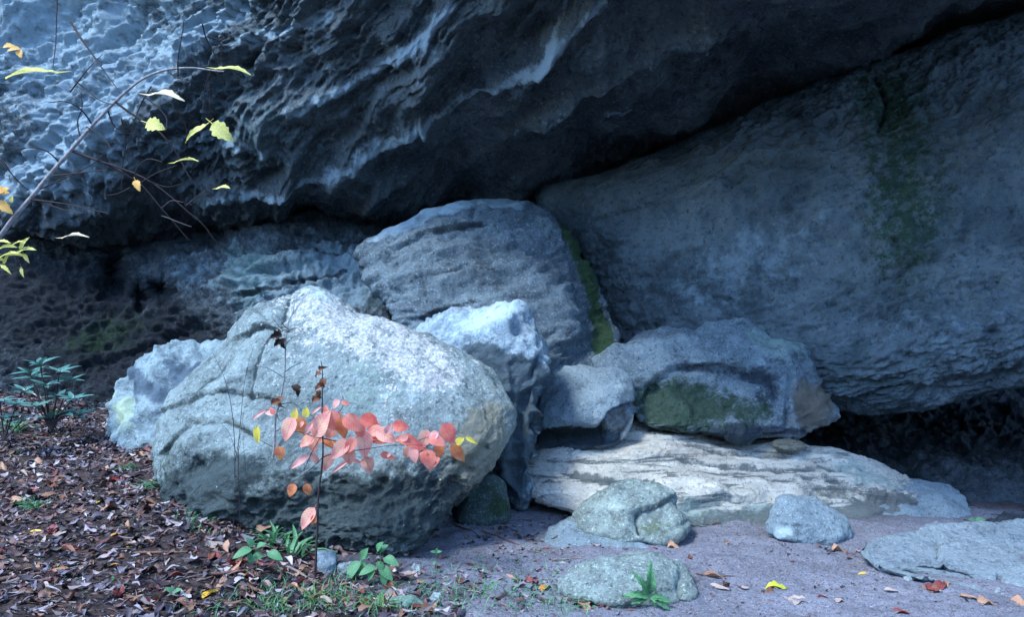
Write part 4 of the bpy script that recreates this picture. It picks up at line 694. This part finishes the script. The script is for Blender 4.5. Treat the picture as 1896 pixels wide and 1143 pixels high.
for a in ((1436,1092,.125,175,ME_yf,'bright yellow leaf on the sand between the rounded rock and the slab'),(1330,1092,.13,-30,ME_f[2,0],'pale pointed leaf on the sand right of the rounded rock'),(1345,1085,.09,60,ME_f[0,4],'brown crumpled leaf touching the pale pointed leaf'),(1380,1093,.05,0,ME_f[2,1],'small cream leaf between the pointed leaf and the yellow one'),
          (1425,1100,.07,200,ME_f[0,2],'brown lobed leaf peeking from under the yellow leaf'),(1600,1068,.08,10,ME_am,'amber leaf with a long stalk before the slab corner'),(1475,1118,.15,-8,ME_f[2,2],'long pale lobed leaf near the bottom edge right of the yellow leaf'),(1525,1113,.08,15,ME_f[4,3],'small maroon rolled leaf beside the long pale lobed leaf'),
          (1552,1117,.07,5,ME_f[2,2],'small white lobed leaf right of the maroon rolled leaf'),(1650,1097,.08,-15,ME_f[2,0],'pale narrow leaf alone on the right sand'),(1735,1092,.16,20,ME_f[4,4],'large crumpled maroon leaf in front of the flat slab'),(1720,1096,.11,160,ME_f[0,4],'brown crumpled leaf overlapping the large maroon leaf'),(1750,1086,.08,80,ME_f[1,3],'tan rolled leaf standing on the large maroon leaf'),
          (1795,1110,.1,-20,ME_f[1,0],'tan leaf near the right corner below the slab'),(1830,1122,.12,10,ME_f[1,4],'tan crumpled leaf in the bottom right corner'),(1880,1118,.1,120,ME_f[1,2],'tan lobed leaf at the right edge'),(1670,1140,.12,5,ME_f[4,1],'maroon leaf cut by the bottom edge'),(1403,967,.1,-20,ME_f[1,0],'tan leaf at the foot of the layered ledge'),
          (1330,977,.12,0,ME_f[1,3],'long tan rolled leaf on the sand before the ledge'),(1345,1008,.07,70,ME_f[1,4],'tan crumpled leaf on the open sand'),(1250,1018,.12,-10,ME_f[1,4],'tan crumpled leaf right of the buried rock tip'),(1213,1020,.06,30,ME_f[0,1],'small brown leaf at the tip of the buried rock'),(1285,1040,.09,10,ME_f[0,4],'brown crumpled leaf above the rounded rock'),
          (1556,1005,.07,20,ME_f[0,4],'brown curled leaf at the right foot of the stub rock'),(1555,1022,.11,0,ME_f[1,4],'tan leaf left of the slab corner rock'),(1010,1093,.1,50,ME_of,'orange oval leaf on the sand left of the rounded rock'),(1320,1074,.14,8,ME_f[1,3],'thin tan rolled leaf right behind the pale pointed leaf'),
          (65,994,.2,-4,ME_am,'long amber leaf at the left side of the litter'),(245,1018,.12,30,ME_am,'amber leaf in the middle of the left litter'),(187,933,.07,40,ME_yf,'small yellow leaf in the upper left litter'),(8,1012,.12,80,ME_of,'orange leaf at the left edge of the litter'),(102,765,.14,20,ME_yf,'yellow green leaf lying below the evergreen shrub'),(390,1105,.15,45,ME_am,'upright amber leaf at the bottom left of the saplings'),
          (219,995,.1,40,ME_of,'orange red leaf above the amber leaf in the litter'),(213,1052,.08,20,ME_of,'red orange leaf near the lower left'),(752,1075,.06,-20,ME_yf,'small yellow leaf below the pointed foot of the largest boulder'),(600,1058,.08,-70,ME_of,'orange leaf leaning on the round grey stone'),(945,1075,.12,-50,ME_f[1,0],'long tan leaf right of the grass on the sand'),
          (1080,1128,.13,-60,ME_f[1,2],'tan lobed leaf at the left foot of the rounded rock'),(860,1080,.12,60,ME_f[4,2],'maroon lobed leaf on the edge of the sand'),(983,1080,.1,150,ME_f[4,4],'maroon crumpled leaf beside the orange oval leaf'),(70,1000,.1,160,ME_f[4,1],'maroon leaf just under the long amber leaf')):
    fallen(*a[:5], a[5])
# twigs and sticks on the ground
def stick(px, py, ln, an, r_, mat, label, group=None, nm='fallen_stick'):
    d_ = Dg(px, py); p_ = pt(px, py, d_); a = math.radians(an); dr = np.array([math.cos(a), math.sin(a), 0]); k = [p_+dr*ln*t_+np.array([R.gauss(0,.006), R.gauss(0,.006), 0]) for t_ in (-.5,-.2,.1,.35,.5)]
    k = [np.array([q[0], q[1], float(gz(np.array([q[0]]), np.array([q[1]]))[0])+r_+.012]) for q in k]; V, Fq = tube('s', k, [r_,r_*1.05,r_*.95,r_*.8,r_*.5], None, k=7, wob=.003)
    o = mesh(nm, V, Fq, mat, origin=p_); return tag(o, label, 'stick', group)
M_st = plain('stick_bark', (.16,.09,.07), .8, .4, scale=60); M_st2 = plain('grey_stick', (.22,.19,.18), .8, .3, scale=60)
stick(462,1100,.24,-25,.011,M_st,'thick reddish stick on the litter below the seedling'); stick(1325,1072,.24,8,.004,M_st,'thin stick on the sand right of the rounded rock')
stick(440,1068,.3,20,.009,M_st,'dark stick left of the thick reddish stick'); stick(560,1075,.35,-35,.008,M_st2,'grey stick left of the sapling foot'); stick(725,1070,.2,-50,.007,M_st,'brown stick under the leafier seedling')
stick(860,985,.3,-50,.006,M_st,'dark bent stick on the sand under the largest boulder'); stick(925,1000,.35,-45,.006,M_st,'dark stick lying in the leaves on the sand slope'); stick(1050,1042,.2,5,.005,M_st2,'pale twig left of the rounded rock')
stick(20,1080,.4,35,.012,M_st,'thick brown stick in the bottom left corner'); stick(115,895,.3,-8,.008,M_st,'dark stick in the upper left litter'); stick(300,1030,.3,5,.008,M_st,'reddish stick in the middle of the litter'); stick(620,1090,.3,-20,.008,M_st,'reddish stick below the round grey stone')
for z in ZN:
    for lg in (0, 1):
        for c_ in (0, 1): stick(R.uniform(z[0]+15, z[1]-15), R.uniform(z[2]+10, z[3]-10), R.uniform(.2,.28) if lg else R.uniform(.08,.12), R.uniform(0,180), R.uniform(.003,.005), (M_st, M_st2)[c_], '%s %s twig in the litter %s' % (('short','long')[lg], ('brown','grey')[c_], z[4]), 'thin twigs in the leaf litter', 'fallen_twig')
# ground weeds
GWv = []; GWf = []; n0 = 0; gt = leaf_geo(na=4, nc=2, wid=.45, fold=.2, curl=.5); bt = leaf_geo(na=4, nc=2, wid=.07, fold=.2, curl=.7)
for (x0, y0, sx, sy, n_, kind) in ((950,1085,90,25,130,0),(920,1040,60,20,60,0),(1000,1110,60,18,80,0),(720,1100,60,20,60,0),(60,830,60,25,160,0),(30,790,40,20,120,0),(420,1040,50,25,60,0),(560,1100,60,18,130,1),(680,1125,120,18,260,1),(900,1100,110,25,200,1),(500,1130,90,15,150,1),(120,1060,100,40,60,0),(1060,950,20,8,40,0),(380,970,40,15,90,1),(260,960,60,25,40,0),(1040,1130,40,12,60,1)):
    for _ in range(n_):
        px, py = rs.normal(x0, sx), min(1170, rs.normal(y0, sy)); 
        if py < 770: continue
        p_ = pt(px, py, Dg(px, py)); T_, Fq = gt if kind == 0 else bt; ln = rs.uniform(.015,.04) if kind == 0 else rs.uniform(.04,.1); a = rs.uniform(0, 6.283); e = rs.uniform(.1,.8) if kind == 0 else rs.uniform(.5,2.2)
        x = np.array([math.cos(a), math.sin(a), e]); x /= np.linalg.norm(x); y = np.array([-math.sin(a), math.cos(a), 0]); z = np.cross(x, y)
        GWv.append(p_+np.array([0,0,.008])+ln*(T_[:,:1]*x+T_[:,1:2]*y+T_[:,2:]*z)); GWf.append(Fq+n0); n0 += len(T_)
tag(mesh('ground_weeds', np.vstack(GWv), np.vstack(GWf), M_gr), 'tiny green weeds and grass sprouting among the litter and sand', 'weeds', None, 'stuff')
cv = np.array([(1,0,0),(0,1,0),(-1,0,0),(0,-1,0),(0,0,.8),(0,0,-.8),(.7,.7,.4),(-.7,.7,.4),(-.7,-.7,.4),(.7,-.7,.4)])*1.; cf = []
for q in ((0,6,9),(9,6,4),(6,1,7),(6,7,4),(7,2,8),(7,8,4),(8,3,9),(8,9,4),(0,1,6),(1,2,7),(2,3,8),(3,0,9)): cf.append(q)
PV = []; PF = []; n0 = 0
for _ in range(420):
    px, py = rs.uniform(720, 1890), 940+200*rs.random()
    D_ = Dg(px, py); p_ = pt(px, py, D_)
    if litmask(np.array([p_[0]]), np.array([p_[1]]))[0] > .5: continue
    r_ = .003+.012*rs.random()**3; a = rs.uniform(0,6.28); c, s_ = math.cos(a), math.sin(a); q = cv*(1+rs.normal(0,.25,(10,1)))*np.array([1,.7,.5])*r_
    PV.append(np.stack([q[:,0]*c-q[:,1]*s_, q[:,0]*s_+q[:,1]*c, q[:,2]],1)+p_+np.array([0,0,r_*.2])); PF.append(np.array(cf)+n0); n0 += 10
tag(mesh('gravel', np.vstack(PV), np.vstack(PF), M_chip, smooth=False), 'fine rock chips scattered over the sand', 'gravel', None, 'stuff')
for ob in COL.objects:                                   # true thickness is in the mesh; keep names plain
    if ob.type == 'MESH' and ob.data.name.startswith('b'): pass
